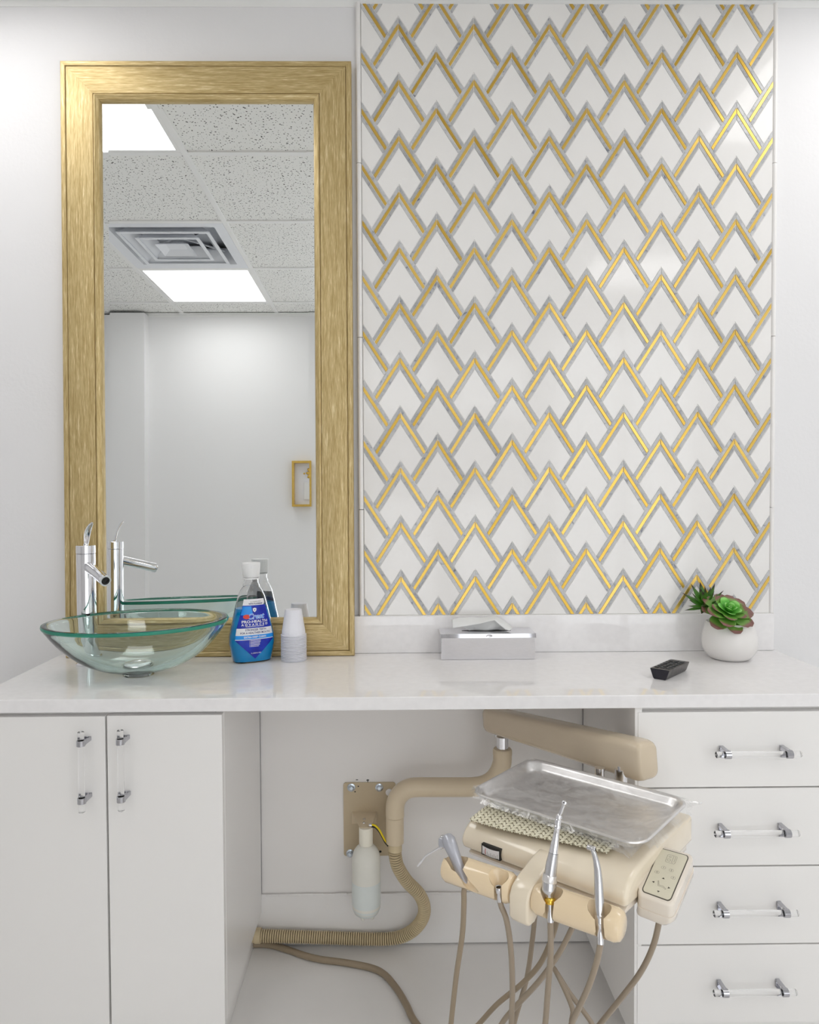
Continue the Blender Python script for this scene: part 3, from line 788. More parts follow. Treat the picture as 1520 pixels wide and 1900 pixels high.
patch('label_glow', zs_(.118, .139, 8), lambda z: -LW(z)+.001, lambda z: -.004-(z-.118)*.2, 'label_sky', .0006, lab)
def ltext(body, size, x, z, mat, off=.0010, shear=0, sx=1, bold=0, sp=1, rise=0):
    b = text_mesh(body, size, shear, 'CENTER', bold, sp)
    for v in b.verts:
        v.co = surf(x+v.co.x*sx, z+v.co.y+v.co.x*rise, off)
    me = bpy.data.meshes.new('lettering'); b.to_mesh(me); b.free()
    return mobj('lettering', me, mat, lab, 0)
ltext('Crest', .0180, .002, .1135, 'label_white', .0009, .25, 1.02, .0007, .95, .02)
ltext('Crest', .0180, .002, .1135, 'label_sky', .0011, .25, 1.02, .0001, .95, .02)
bm = newbm()   # red swoosh of the capital
pts = []
for k in range(15):
    a = math.radians(60+250*k/14); pts.append((-.0195+.0078*math.cos(a)*1.1, .1140+.0055*math.sin(a)))
for k in range(15):
    a = math.radians(310-250*k/14); pts.append((-.0165+.0052*math.cos(a)*1.1, .1142+.0036*math.sin(a)))
bm.faces.new([bm.verts.new(surf(a, b, .0013)) for a, b in pts]); bmesh.ops.triangulate(bm, faces=bm.faces); obj('lettering_swoosh', bm, 'label_red', lab, 0)
bm = newbm(); bm.faces.new([bm.verts.new(surf(a, b, .0010)) for a, b in [(-.0045, .1335), (0, .1350), (.0045, .1335), (.0042, .1280), (0, .1240), (-.0042, .1280)]]); obj('shield_mark', bm, 'label_white', lab, 0)
bm = newbm(); bm.faces.new([bm.verts.new(surf(a, b, .0013)) for a, b in [(-.0020, .1315), (0, .1305), (.0020, .1315), (.0006, .1290), (0, .1275), (-.0006, .1290)]]); obj('shield_mark', bm, 'label_navy', lab, 0)
ltext('PRO-HEALTH', .0088, .0, .1015, 'label_white', sx=1.22, bold=.00022)
ltext('ADVANCED', .0070, .0, .0942, 'label_white', sx=1.15, bold=.0002, sp=1.75)
ltext('FLUORIDE ANTICAVITY MOUTHWASH', .0026, .0, .0900, 'label_white', sx=1.0, bold=.0001)
ltext('STRONGER TEETH', .0066, .002, .0815, 'label_navy', sx=.95, bold=.0001)
ltext('FOR A HEALTHIER MOUTH', .0066, .001, .0742, 'label_navy', sx=.92, bold=.0001)
ltext('EXTRA DEEP CLEAN', .0062, .0, .0640, 'label_white', sx=.98, bold=.0002)
ltext('WITH FLUORIDE', .0046, .003, .1445, 'label_navy', sx=1, bold=.0001)
ltext('ALCOHOL FREE', .0038, .003, .1495, 'print_faint', sx=1)
for k, (wd) in enumerate((.026, .0255, .024, .0235, .021)):
    bm = newbm(); z = .0545-.0034*k
    for a0, a1 in ((-.0145, -.0135), (-.0122, -.0122+wd)): bm.faces.new([bm.verts.new(surf(a, b, .0010)) for a, b in [(a0, z), (a1, z), (a1, z+.0014), (a0, z+.0014)]])
    obj('fine_print', bm, 'label_white', lab, 0)
ltext('1L (33.8 FL OZ)', .0038, .002, .0245, 'label_white', sx=1, bold=.0001)

# ------------------------------------------------------------------ stack of cups (upside down)
CP = V3((-.2515, -.088, CT+.0003))
cup_h, pitch = .0640, .00415
cprof = [(.0302, 0), (.0318, .0007), (.0318, .0020), (.0290, .0030), (.0288, .012), (.0284, .0125), (.0225, .0500), (.0222, .0505), (.0208, .0625), (.0196, .0638), (0, .0640),
         (0, .0632), (.0190, .0630), (.0200, .0622), (.0216, .0500), (.0276, .0122), (.0282, .0030), (.0302, 0)]
bm = newbm(); add_lathe(bm, cprof, 40)
bmesh.ops.recalc_face_normals(bm, faces=bm.faces)
cme = bpy.data.meshes.new('plastic_cup'); bm.to_mesh(cme); bm.free()
cups = mobj('plastic_cup', cme, 'cup_white')
for k in range(16):
    o = cups if k == 0 else cups.copy()
    if k: COL.objects.link(o)
    o.location = CP+V3((random.uniform(-.0003, .0003), random.uniform(-.0003, .0003), pitch*k))
    lb = 'white plastic cup within the upside-down stack beside the mouthwash bottle'
    if k == 0: lb = 'white plastic cup at the bottom of the upside-down stack, rim on the counter'
    if k == 15: lb = 'topmost white plastic cup of the upside-down stack, its tapered body showing'
    tag(o, lb, 'cup', 'stacked plastic cups')

# ------------------------------------------------------------------ tissue box cover
tx0, tx1, ty0, ty1, tz = .113, .347, -.100, -.0225, .8345
tis = thing('tissue_box_cover', 'polished chrome tissue box cover against the backsplash', 'tissue box', ((tx0+tx1)/2, -.06, CT))
boxo('box_body', (tx0+.001, tx1-.001, ty0, ty1, CT+.0004, tz-.0015), 'chrome', tis, .0008, 2)
slot = [(.155+.0285*math.cos(a)*2.2+.075, -.061+.010*math.sin(a)) for a in [2*PI*k/28 for k in range(28)]]
bm = newbm()
add_box(bm, tx0-.0008, tx1+.0008, ty0-.0016, ty1, tz-.0015, tz, .0005, 1); obj('lid', bm, 'chrome', tis, 30)
bm = newbm(); loft(bm, [[V3((x_, y_, z_)) for y_, z_ in ((ty0-.0002, tz-.0008), (ty0-.0016, tz-.0008), (ty0-.0030, tz-.0105), (ty0-.0018, tz-.0105))] for x_ in (tx0-.0008, tx1+.0008)]); obj('lid_lip', bm, 'chrome_dark', tis, 0)
bm = newbm(); bm.faces.new([bm.verts.new((a, b, tz+.0004)) for a, b in slot]); obj('slot', bm, 'black', tis, 0)
bm = newbm(); add_lathe(bm, [(0, 0), (.006, 0), (.0052, .0016), (.003, .0008), (0, .0004)], 20, axis_mtx(((tx0+tx1)/2+.002, ty0-.0022, tz-.0055), (0, -1, 0)) @ Matrix.Diagonal((1.3, .55, 1, 1))); obj('thumb_catch', bm, 'chrome', tis)
# tissue sheet
TOPX = [(838, 1150), (852, 1146), (872, 1145), (892, 1146), (908, 1144), (920, 1143.5), (932, 1149), (943, 1157), (951, 1165)]
LOWX = [(840, 1166), (856, 1163), (872, 1160.5), (890, 1157.5), (906, 1153.5), (918, 1151), (928, 1160), (938, 1168), (945, 1170)]
def poly_at(tab, u_):
    k = min(len(tab)-2, int(u_*(len(tab)-1))); f_ = u_*(len(tab)-1)-k
    return (tab[k][0]+(tab[k+1][0]-tab[k][0])*f_, tab[k][1]+(tab[k+1][1]-tab[k][1])*f_)
def tis_fn(u_, v_):
    # back layer rises out of the slot to a ridge, front layer folds over toward the viewer
    tp_ = poly_at(TOPX, u_); lw_ = poly_at(LOWX, u_)
    ridge = atY(tp_[0], tp_[1], -.066); low = atY(lw_[0], lw_[1], -.083-.006*math.sin(3*u_))
    low.z = max(low.z, tz+.0008)
    root = V3((.229+(u_-.5)*.085, -.061+.004*math.sin(9*u_), tz+.0006))
    if v_ < .5:
        p = root.lerp(ridge, v_*2); p.y += .004*math.sin(v_*2*PI)*math.sin(u_*7)
    else:
        p = ridge.lerp(low, (v_-.5)*2); p.y -= .004*math.sin((v_-.5)*2*PI)
    p.z = max(p.z, tz+.0006); return p
bm = newbm(); sheet(bm, tis_fn, 40, 18); o = obj('tissue', bm, 'tissue', None, 70)
md = o.modifiers.new('thick', 'SOLIDIFY'); md.thickness = .0003
tag(o, 'white tissue pulled up through the slot of the chrome box', 'tissue')

# ------------------------------------------------------------------ remote control
p0 = atZ(1224, 1261, CT); p1 = atZ(1256, 1246, CT)
rd = (p1-p0); rd.z = 0; rd.normalize(); rs = V3((rd.y, -rd.x, 0))
RO = V3((p0.x, p0.y, CT+.0003))
rem = thing('remote_control', 'small dark grey remote control lying on the white counter', 'remote', RO)
def rp(a, b, c): return RO+rs*a+rd*b+V3((0, 0, c))
RL, RH = .118, .0225
def rring(b, s=1, zt_=RH): return [rp(-.0125*s, b, .0), rp(.0125*s, b, 0), rp(.0150*s, b, .003), rp(.0215*s, b, zt_-.001), rp(.0208*s, b, zt_), rp(-.0208*s, b, zt_), rp(-.0215*s, b, zt_-.001), rp(-.0150*s, b, .003)]
bm = newbm(); loft(bm, [rring(.0012), rring(.02), rring(RL-.004), rring(RL, .93, RH-.002)]); obj('body', bm, 'remote_body', rem, 30)
bm = newbm(); loft(bm, [rring(0, .99), rring(.0012, .99)]); obj('end_cap', bm, 'remote_end', rem, 30)
for r_ in range(6):
    for c_ in range(3):
        bm = newbm(); a = (c_-1)*.0125; b = .012+r_*.0155
        m = Matrix.Translation(rp(a, b+.005, RH)) @ Matrix(((rs.x, rd.x, 0, 0), (rs.y, rd.y, 0, 0), (0, 0, 1, 0), (0, 0, 0, 1)))
        add_box(bm, -.0045, .0045, -.0048, .0048, -.0005, .0016, .0007, 2, m); obj('button', bm, 'remote_key', rem, 30)

# ------------------------------------------------------------------ potted succulents
PC = V3((.826, -.105, CT+.0003))
pot = thing('potted_succulent', 'two succulents in a round white ceramic pot on the counter', 'potted plant', PC)
bm = newbm()
pprof = sm([(.040, .0), (.050, .006), (.061, .022), (.0645, .040), (.0630, .060), (.0585, .078), (.0550, .090)], 3)+[(.0535, .0915), (.052, .090)]+[(.052, .078), (0, .078)]
add_lathe(bm, [(0, .0015), (.038, .0015)]+pprof, 56, Matrix.Translation(PC)); obj('pot', bm, 'ceramic', pot, 50)
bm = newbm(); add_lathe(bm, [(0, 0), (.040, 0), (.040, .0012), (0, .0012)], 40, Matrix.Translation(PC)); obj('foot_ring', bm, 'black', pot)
bm = newbm(); add_lathe(bm, [(.0515, .0785), (.046, .085), (.02, .088), (0, .089)], 32, Matrix.Translation(PC)); obj('soil', bm, 'soil', pot)
def leaf_mesh(name, widths, cup, mat, th=.05):
    bm = newbm(); rings = []
    n = len(widths)-1
    for i, wd in enumerate(widths):
        y = i/n; ring = []
        for k in range(12):
            a = 2*PI*k/12; x = wd*math.cos(a)
            z = cup*(x/.35)**2*.35+th*(1-.55*y)*math.sin(a)*min(1, wd/.12)+.10*y*y
            ring.append(V3((x, y, z)))
        rings.append(ring)
    loft(bm, rings); bmesh.ops.recalc_face_normals(bm, faces=bm.faces)
    me = bpy.data.meshes.new(name); bm.to_mesh(me); bm.free()
    for p in me.polygons: p.use_smooth = True
    me.materials.append(MATS[mat]); return me
m_out = leaf_mesh('leaf', [.09, .14, .20, .26, .31, .335, .325, .27, .14], .22, 'leaf_outer', .045)
m_in = leaf_mesh('leaf', [.12, .20, .28, .34, .375, .38, .35, .27, .12], .30, 'leaf_inner', .055)
m_sp = leaf_mesh('leaf', [.10, .16, .175, .165, .14, .11, .075, .04, .004], .05, 'leaf_spike', .07)
def plant_part(name, loc, label):
    bm = newbm(); add_lathe(bm, [(0, -.012), (.007, -.010), (.006, .006), (0, .008)], 10, Matrix.Translation(loc))
    return obj(name, bm, 'leaf_spike' if name == 'spiky_succulent' else 'leaf_inner', pot, label=label)
def put_leaf(me, parent, base, R3, az, el, ln, wid=1):
    o = bpy.data.objects.new('leaf', me); COL.objects.link(o); attach(o, parent)
    m = R3 @ Matrix.Rotation(az, 4, 'Z') @ Matrix.Rotation(el, 4, 'X') @ Matrix.Diagonal((ln*wid, ln, ln, 1))
    o.matrix_basis = Matrix.Translation(base) @ m
rc = atY(1350, 1138, -.128)
ro = plant_part('rosette_succulent', rc, 'green rosette succulent with purple outer leaves')
RA = Matrix.Rotation(math.radians(33), 4, 'X') @ Matrix.Rotation(math.radians(6), 4, 'Y')
for n_, el, ln, me, ph in ((3, 74, .017, m_in, .3), (4, 50, .026, m_in, .9), (5, 30, .036, m_in, .25), (6, 18, .049, m_out, .6), (7, 4, .060, m_out, .1), (7, -9, .064, m_out, .5)):
    for k in range(n_):
        put_leaf(me, ro, rc+RA @ V3((0, 0, .004*(el/40))), RA, ph+2*PI*k/n_+random.uniform(-.12, .12), math.radians(el+random.uniform(-5, 5)), ln*random.uniform(.9, 1.08))
sc_ = atY(1309, 1124, -.082)
so = plant_part('spiky_succulent', sc_, 'dark green spiky succulent behind the rosette')
RB = Matrix.Rotation(math.radians(14), 4, 'X') @ Matrix.Rotation(math.radians(-14), 4, 'Y')
for n_, el, ln, ph in ((4, 76, .052, .2), (6, 52, .060, .7), (7, 22, .058, .1), (6, -4, .052, .45)):
    for k in range(n_):
        put_leaf(m_sp, so, sc_, RB, ph+2*PI*k/n_+random.uniform(-.15, .15), math.radians(el+random.uniform(-6, 6)), ln*random.uniform(.88, 1.1))

# ------------------------------------------------------------------ dental delivery unit
O_ = V3((.331, -.558, 0)); U_ = V3((.755, -.656, 0)).normalized(); W_ = V3((U_.y, -U_.x, 0))
def LP(u, v, z): return V3((O_.x+U_.x*u+W_.x*v, O_.y+U_.y*u+W_.y*v, z))
def atV(x, y, v):
    d = ray(x, y); return CAM+d*((O_+W_*v-CAM).dot(W_)/d.dot(W_))
unit = thing('dental_delivery_unit', 'beige dental delivery unit on a bent pipe and arm under the counter', 'dental unit', (-.07, -.05, .2))
# wall plate
plx0, plx1, plz0, plz1 = -.137, -.001, .236, .429
bm = newbm(); add_box(bm, plx0, plx1, -.0085, -.0047, plz0, plz1)
vert_e = [e_ for e_ in bm.edges if abs(e_.verts[0].co.y-e_.verts[1].co.y) > .003]
bmesh.ops.bevel(bm, geom=vert_e, offset=.007, segments=4, profile=.5, affect='EDGES')
plate = obj('wall_plate', bm, 'beige_plate', unit, 30)
for bx, by in ((652, 1461), (704, 1461), (650, 1583)):
    p = atY(bx, by, -.0085); bm = newbm()
    add_lathe(bm, [(0, 0), (.0105, 0), (.0105, .0015), (.0098, .0018), (0, .0018)], 24, axis_mtx((p.x, -.0086, p.z), (0, -1, 0)))
    add_lathe(bm, [(0, .0018), (.0062, .0018), (.0062, .0060), (.0055, .0066), (0, .0066)], 6, axis_mtx((p.x, -.0086, p.z), (0, -1, 0)))
    add_lathe(bm, [(0, .0066), (.0036, .0066), (.0034, .0100), (0, .0104)], 14, axis_mtx((p.x, -.0086, p.z), (0, -1, 0)))
    obj('bolt', bm, 'zinc', plate, 30)
for bx, by in ((665, 1459), (659, 1469), (706, 1580)):
    p = atY(bx, by, -.0085); bm = newbm(); add_lathe(bm, [(0, 0), (.0018 if by < 1500 else .003, 0), (.0018 if by < 1500 else .003, .0003), (0, .0003)], 14, axis_mtx((p.x, -.0086, p.z), (0, -1, 0))); obj('bolt_hole', bm, 'black', plate)
# bracket with a folded shelf for the bottle
bm = newbm(); add_box(bm, -.115, -.050, -.0105, -.0087, .322, .352)
add_prism(bm, [(-.115, -.0087), (-.050, -.0087), (-.062, -.098), (-.090, -.098)], lambda a, b, h: V3((a, b, h)), .3505, .3525)
obj('bottle_bracket', bm, 'beige_pipe', unit, 30)
for bx, by in ((676, 1520), (675.5, 1527)):
    p = atZ(bx, by, .3526); bm = newbm(); add_lathe(bm, [(0, 0), (.0040, 0), (.0036, .002), (0, .0024)], 6, Matrix.Translation(p)); obj('bracket_screw', bm, 'chrome_soft', bpy.data.objects['bottle_bracket'])
# bent pipe
PYP = -.10
pp = [atY(x, y, PYP) for x, y in ((733, 1514), (733, 1500), (734.5, 1489), (740, 1477), (750, 1467), (762, 1462), (776, 1460.5), (800, 1460.5), (850, 1460.5), (880, 1460), (900, 1456), (916, 1446), (926, 1432), (931.5, 1416), (932.5, 1404), (932.5, 1392))]
bm = newbm(); P = crom(pp, 5); add_tube(bm, P, .0232, 28); obj('bent_pipe', bm, 'beige_pipe', unit, 50)
bm = newbm(); pl0 = atY(733, 1512, PYP); pl1 = atY(733, 1564, PYP)
add_cyl(bm, pl1, (0, 0, 1), pl0.z-pl1.z-.0025, .0222, 32, .002); obj('pipe_collar', bm, 'beige_pipe', unit, 30)
bm = newbm(); add_cyl(bm, (pl0.x, pl0.y, pl0.z-.003), (0, 0, 1), .004, .0205, 28); obj('pipe_seam', bm, 'black', unit)
bm = newbm(); add_box(bm, pl0.x-.010, pl0.x+.010, -.085, -.0087, pl1.z+.006, pl0.z-.006, .002, 2); obj('pipe_bracket', bm, 'beige_pipe', unit, 30)
bm = newbm(); add_lathe(bm, [(0, 0), (.009, 0), (.009, .004), (0, .005)], 16, axis_mtx(V3((-.018, -.0087, .404)), (0, -1, 0))); obj('plug', bm, 'trim_white', plate)
pt_ = atY(932.5, 1392, PYP)
bm = newbm(); add_lathe(bm, [(0, 0), (.0238, 0), (.0238, .010), (.0215, .014), (.015, .0145), (0, .0145)], 32, Matrix.Translation(pt_-V3((0, 0, .010)))); obj('pipe_cap', bm, 'beige_pipe', unit, 30)
bm = newbm(); add_cyl(bm, pt_+V3((0, 0, .0045)), (0, 0, 1), .030, .0148, 28, .0006); obj('swivel_post', bm, 'chrome', unit, 30)
# balance arm
A0 = V3((.248, -.080, .613)); A1 = V3((.478, -.472, .657))
ad = (A1-A0).normalized(); asd = ad.cross(V3((0, 0, 1))).normalized(); aup = asd.cross(ad)
def rrect(hw_, hh, r, n=5):
    out = []
    for cx_, cy_, a0 in ((hw_-r, hh-r, 0), (-hw_+r, hh-r, 90), (-hw_+r, -hh+r, 180), (hw_-r, -hh+r, 270)):
        for k in range(n+1):
            a = math.radians(a0+90*k/n); out.append((cx_+r*math.cos(a), cy_+r*math.sin(a)))
    return out
bm = newbm(); rings = []
Ln = (A1-A0).length
for s, sh in ((-.024, .72), (-.021, .86), (-.014, .96), (-.004, 1), (.1, 1), (.25, 1), (Ln-.004, 1), (Ln+.010, .985), (Ln+.019, .93), (Ln+.024, .84), (Ln+.0255, .76)):
    t_ = max(0, min(1, s/Ln)); hh = (.0305+.0075*t_)*sh; hw_ = (.024+.005*t_)*sh
    c_ = A0+ad*s
    rings.append([c_+asd*a+aup*b for a, b in rrect(hw_, hh, min(hw_, hh)*.55)])
loft(bm, rings); arm = obj('balance_arm', bm, 'beige_arm', unit, 50)
for px_, py_ in ((919, 1365), (1149, 1425)):
    d = ray(px_, py_); nn = -asd if asd.y > 0 else asd
    cpt = A0+nn*(.0245 if px_ < 1000 else .0285)
    hit = CAM+d*((cpt-CAM).dot(nn)/d.dot(nn)); bm = newbm()
    add_lathe(bm, [(0, 0), (.0034, 0), (.003, .0012), (0, .0014)], 12, axis_mtx(hit, nn)); obj('arm_screw', bm, 'chrome_soft', arm)
for px_, yy, rr_ in ((1113, -.455, .010), (1152, -.462, .0125)):
    p = atY(px_, 1440, yy); bm = newbm(); add_cyl(bm, (p.x, p.y, .572), (0, 0, 1), .062, rr_, 24); obj('drop_post', bm, 'chrome', unit, 30)
# console body
def profile_u(bm, prof_, u0, u1, bev=0, seg=3):
    t = newbm(); loft(t, [[LP(u0, v, z) for v, z in prof_], [LP(u1, v, z) for v, z in prof_]])
    bmesh.ops.recalc_face_normals(t, faces=t.faces)
    if bev:
        caps = sorted(t.faces, key=lambda f: -len(f.verts))[:2]
        eds = list({e_ for f in caps for e_ in f.edges})
        bmesh.ops.bevel(t, geom=eds, offset=bev, segments=seg, profile=.5, affect='EDGES', clamp_overlap=True)
    merge(bm, t)
body_prof = [(p.x, p.y) for p in crom([(-.11, .596, 0), (-.02, .602, 0), (.07, .603, 0), (.135, .598, 0), (.165, .588, 0), (.180, .571, 0), (.178, .556, 0), (.168, .551, 0)], 4)]+[(.10, .549), (-.11, .549)]
bm = newbm(); profile_u(bm, body_prof, -.130, .176, .014, 4); con = obj('console_body', bm, 'cream', unit, 40)
base_prof = [(-.10, .5485), (.160, .5485), (.170, .544), (.166, .538), (.10, .535), (-.10, .535)]
bm = newbm(); profile_u(bm, base_prof, -.122, .170, .006, 2); obj('console_base', bm, 'cream_pad', unit, 40)
bm = newbm(); profile_u(bm, [(-.165, .560), (-.165, .585), (-.10, .590), (-.10, .555)], -.085, .075, .006, 2); obj('console_neck', bm, 'cream', unit, 40)
# gauge on the nose
gc = atV(911, 1583, .184)
gu = (gc-O_).dot(U_)
def gpt(a, b, h): # a along U, b up, h outward
    sag = -.0025*(1-(a/.019)**2)
    return gc+U_*a+V3((0, 0, b+sag+.0018))+W_*h
bm = newbm(); n = 12
def strip(bm, a0, a1, b0, b1, h):
    rows = [[bm.verts.new(gpt(a0+(a1-a0)*i/n, b, h)) for i in range(n+1)] for b in (b0, b1)]
    for i in range(n): bm.faces.new((rows[0][i], rows[0][i+1], rows[1][i+1], rows[1][i]))
bm = newbm(); add_prism(bm, [(-.019, -.0095), (.019, -.0095), (.019, .0095), (-.019, .0095)], lambda a, b, h: gpt(a, b, h), -.012, .0004); gau = obj('gauge', bm, 'black', unit)
bm = newbm(); strip(bm, -.0170, .0170, -.0070, .0072, .0007); obj('gauge_face', bm, 'label_white', gau, 0)
bm = newbm()
for k in range(9):
    a = -.0135+.0034*k; strip(bm, a-.00025, a+.00025, -.0050, -.0010 if k % 2 else .0010, .0010)
strip(bm, -.0155, .0155, -.0068, -.0058, .0010)
obj('gauge_scale', bm, 'print_grey', gau, 0)
bm = newbm(); strip(bm, -.0110, -.0100, -.0050, .0050, .0012); obj('gauge_needle', bm, 'needle_red', gau, 0)
# bracket carrying the holder bars
bm = newbm(); profile_u(bm, [(.140, .592), (.180, .588), (.232, .574), (.250, .564), (.257, .552), (.257, .520), (.250, .511), (.234, .510), (.208, .530), (.190, .545), (.140, .550)], .017, .051, .004, 3)
obj('holder_bracket', bm, 'cream', unit, 40)
B0, B1 = LP(-.114, .247, .5505), LP(.188, .217, .5485)
bd = (B1-B0).normalized(); BLn = (B1-B0).length
def holder_bar(s0, s1, cups_px, tools):
    m = axis_mtx(B0+bd*s0, bd); L2 = s1-s0; r = .0238
    bm = newbm(); add_lathe(bm, [(0, 0), (r*.60, 0), (r*.86, .003), (r, .010), (r, L2-.010), (r*.86, L2-.003), (r*.60, L2), (0, L2)], 40, m)
    bmesh.ops.recalc_face_normals(bm, faces=bm.faces)
    me = bpy.data.meshes.new('hb'); bm.to_mesh(me); bm.free()
    o = bpy.data.objects.new('hb', me); COL.objects.link(o); tmp = []
    for c_, dr_ in tools:
        q = newbm(); mm = axis_mtx(c_, dr_)
        add_lathe(q, [(0, -.06), (.0085, -.06), (.0085, -.004), (.0170, .013), (.0200, .06), (0, .06)], 24, mm)
        bmesh.ops.recalc_face_normals(q, faces=q.faces)
        tc_ = CAM-V3(c_); tc_.z = 0; tc_ = (tc_.normalized()+W_*.25).normalized(); fw = (tc_-V3(dr_)*tc_.dot(V3(dr_))).normalized(); sd_ = fw.cross(V3(dr_).normalized())
        mq = Matrix((sd_, fw, V3(dr_).normalized())).transposed().to_4x4(); mq.translation = V3(c_)
        q2 = newbm(); add_box(q2, -.0062, .0062, -.001, .05, -.062, .059, mtx=mq)
        for k_ in (q, q2):
            me2 = bpy.data.meshes.new('c'); k_.to_mesh(me2); k_.free(); oc = bpy.data.objects.new('c', me2); COL.objects.link(oc); tmp.append(oc)
            md = o.modifiers.new('b', 'BOOLEAN'); md.operation = 'DIFFERENCE'; md.object = oc; md.solver = 'EXACT'
    dg = bpy.context.evaluated_depsgraph_get(); dg.update()
    res = bpy.data.meshes.new_from_object(o.evaluated_get(dg))
    for x in tmp+[o]: bpy.data.objects.remove(x)
    res.materials.clear()
    return mobj('holder_bar', res, 'peach', unit, 35)
def on_bar(px_, up=0):
    # point on the bar axis that projects to column px_
    best = None
    for k in range(400):
        p = B0+bd*(BLn*k/399); q = p-CAM; x = PCX+FPX*q.dot(RIGHT)/q.dot(FWD)
        if best is None or abs(x-px_) < best[0]: best = (abs(x-px_), p)
    return best[1]
T1c, T2c, T3c, T4c = atV(861, 1621, .255), atV(925, 1641, .249), atV(1021, 1673, .240), atV(1113.5, 1707, .232)
def dirpx(c_, px_, py_, v): return (atV(px_, py_, v)-c_).normalized()
D1 = dirpx(T1c, 848, 1594, .246); D2 = V3((-.02, .03, 1)).normalized(); D3 = dirpx(T3c, 1040, 1500, .205); D4 = dirpx(T4c, 1108, 1600, .212)
holder_bar(.0, BLn*.425, None, [(T1c, D1), (T2c, D2)])
holder_bar(BLn*.535, BLn, None, [(T3c, D3), (T4c, D4)])
bm = newbm(); add_cyl(bm, B0+bd*(BLn*.40), bd, BLn*.16, .0125, 20); obj('holder_axle', bm, 'cream', unit)

# touchpad
zb_, zf_ = .590, .566
Q = [atZ(1225, 1574, zb_), atZ(1280, 1589.5, zb_-.002), atZ(1244, 1675, zf_-.002), atZ(1189.5, 1655, zf_)]
qn = (Q[1]-Q[0]).cross(Q[3]-Q[0]).normalized()
if qn.z < 0: qn = -qn
def qp(s, t_, h=0): return Q[0]*(1-s)*(1-t_)+Q[1]*s*(1-t_)+Q[2]*s*t_+Q[3]*(1-s)*t_+qn*h
def rpoly(m_, r_s, r_t, n=5, x0=0., x1=1., y0=0., y1=1.):
    out = []
    for cx_, cy_, a0 in ((x1+m_-r_s, y1+m_*.5-r_t, 0), (x0-m_+r_s, y1+m_*.5-r_t, 90), (x0-m_+r_s, y0-m_*.5+r_t, 180), (x1+m_-r_s, y0-m_*.5+r_t, 270)):
        for k in range(n+1):
            a = math.radians(a0+90*k/n); out.append((cx_+r_s*math.cos(a), cy_+r_t*math.sin(a)))
    return out
bm = newbm(); add_prism(bm, rpoly(.13, .22, .12), qp, -.024, .001)
tp = sorted(bm.faces, key=lambda f: -f.calc_center_median().dot(qn))
cap_ = [f for f in bm.faces if len(f.verts) > 8]; top = max(cap_, key=lambda f: f.calc_center_median().dot(qn))
bmesh.ops.bevel(bm, geom=list(top.edges), offset=.004, segments=4, profile=.5, affect='EDGES')
pad = obj('touchpad', bm, 'cream_pad', unit, 50)
bm = newbm(); rg = rpoly(.16, .25, .14)
loft(bm, [[qp(a, b, -.0215) for a, b in rg], [qp(a, b, -.030) for a, b in rg], [qp(.5+(a-.5)*.9-.12, .5+(b-.5)*.92, -.042) for a, b in rg]]); obj('touchpad_housing', bm, 'cream_pad', unit, 60)
bm = newbm(); add_prism(bm, rpoly(.0, .12, .08), qp, .0008, .0014); obj('membrane_border', bm, 'print_grey', pad, 0)
bm = newbm(); add_prism(bm, rpoly(-.035, .10, .065), qp, .0010, .0018); obj('membrane', bm, 'membrane', pad, 0)
asp = (Q[1]-Q[0]).length/(Q[3]-Q[0]).length
def qring(bm, s, t_, r, wd=.012, n=20, h=.0021, sx=1.0):
    for k in range(n):
        a, b = 2*PI*k/n, 2*PI*(k+1)/n
        bm.faces.new([bm.verts.new(qp(s+sx*q_*math.cos(x), t_+q_*asp*math.sin(x), h)) for q_, x in ((r, a), (r, b), (r-wd, b), (r-wd, a))])
def qline(bm, pts, wd=.012, h=.0021):
    for (s0, t0), (s1, t1) in zip(pts, pts[1:]):
        dx, dy = s1-s0, (t1-t0)/asp; l = math.hypot(dx, dy); nx, ny = -dy/l*wd/2, dx/l*wd/2*asp
        bm.faces.new([bm.verts.new(qp(a, b, h)) for a, b in ((s0+nx, t0+ny), (s1+nx, t1+ny), (s1-nx, t1-ny), (s0-nx, t0-ny))])
for ch, s, t_ in (('0', .236, .537), ('1', .372, .407), ('2', .645, .4136), ('3', .792, .549)):
    bm = newbm(); qring(bm, s, t_, .075, .007); obj('key_ring', bm, 'print_faint', pad, 0)
    b = text_mesh(ch, .105)
    for v in b.verts: v.co = qp(s+v.co.x, t_-v.co.y*asp, .0021)
    me = bpy.data.meshes.new('key_number'); b.to_mesh(me); b.free(); mobj('key_number', me, 'print_grey', pad, 0)
for s, t_, a in ((.51, .618, -90), (.25, .75, 180), (.797, .764, 0), (.525, .898, 90)):
    bm = newbm(); a = math.radians(a)
    bm.faces.new([bm.verts.new(qp(s+.055*math.cos(a+q_)*k_, t_+.055*asp*math.sin(a+q_)*k_, .0021)) for q_, k_ in ((0, .8), (2.2, 1.1), (-2.2, 1.1))]); obj('arrow_mark', bm, 'print_grey', pad, 0)
bm = newbm(); qline(bm, [(.375, .70), (.405, .695), (.462, .772), (.60, .765), (.715, .800), (.700, .815), (.60, .787), (.44, .793), (.375, .70)], .011); obj('chair_mark', bm, 'print_faint', pad, 0)
bm = newbm(); rl = rpoly(0, .05, .03, 4, .34, .66, .10, .275); qline(bm, rl+[rl[0]], .010); qring(bm, .435, .145, .040, .010); qring(bm, .435, .218, .062, .010)
qline(bm, [(.50, .115), (.535, .12), (.545, .15), (.545, .245), (.56, .255), (.585, .255)], .010); qline(bm, [(.56, .115), (.60, .12), (.612, .15), (.612, .225), (.625, .235)], .010)
obj('logo_mark', bm, 'print_faint', pad, 0)

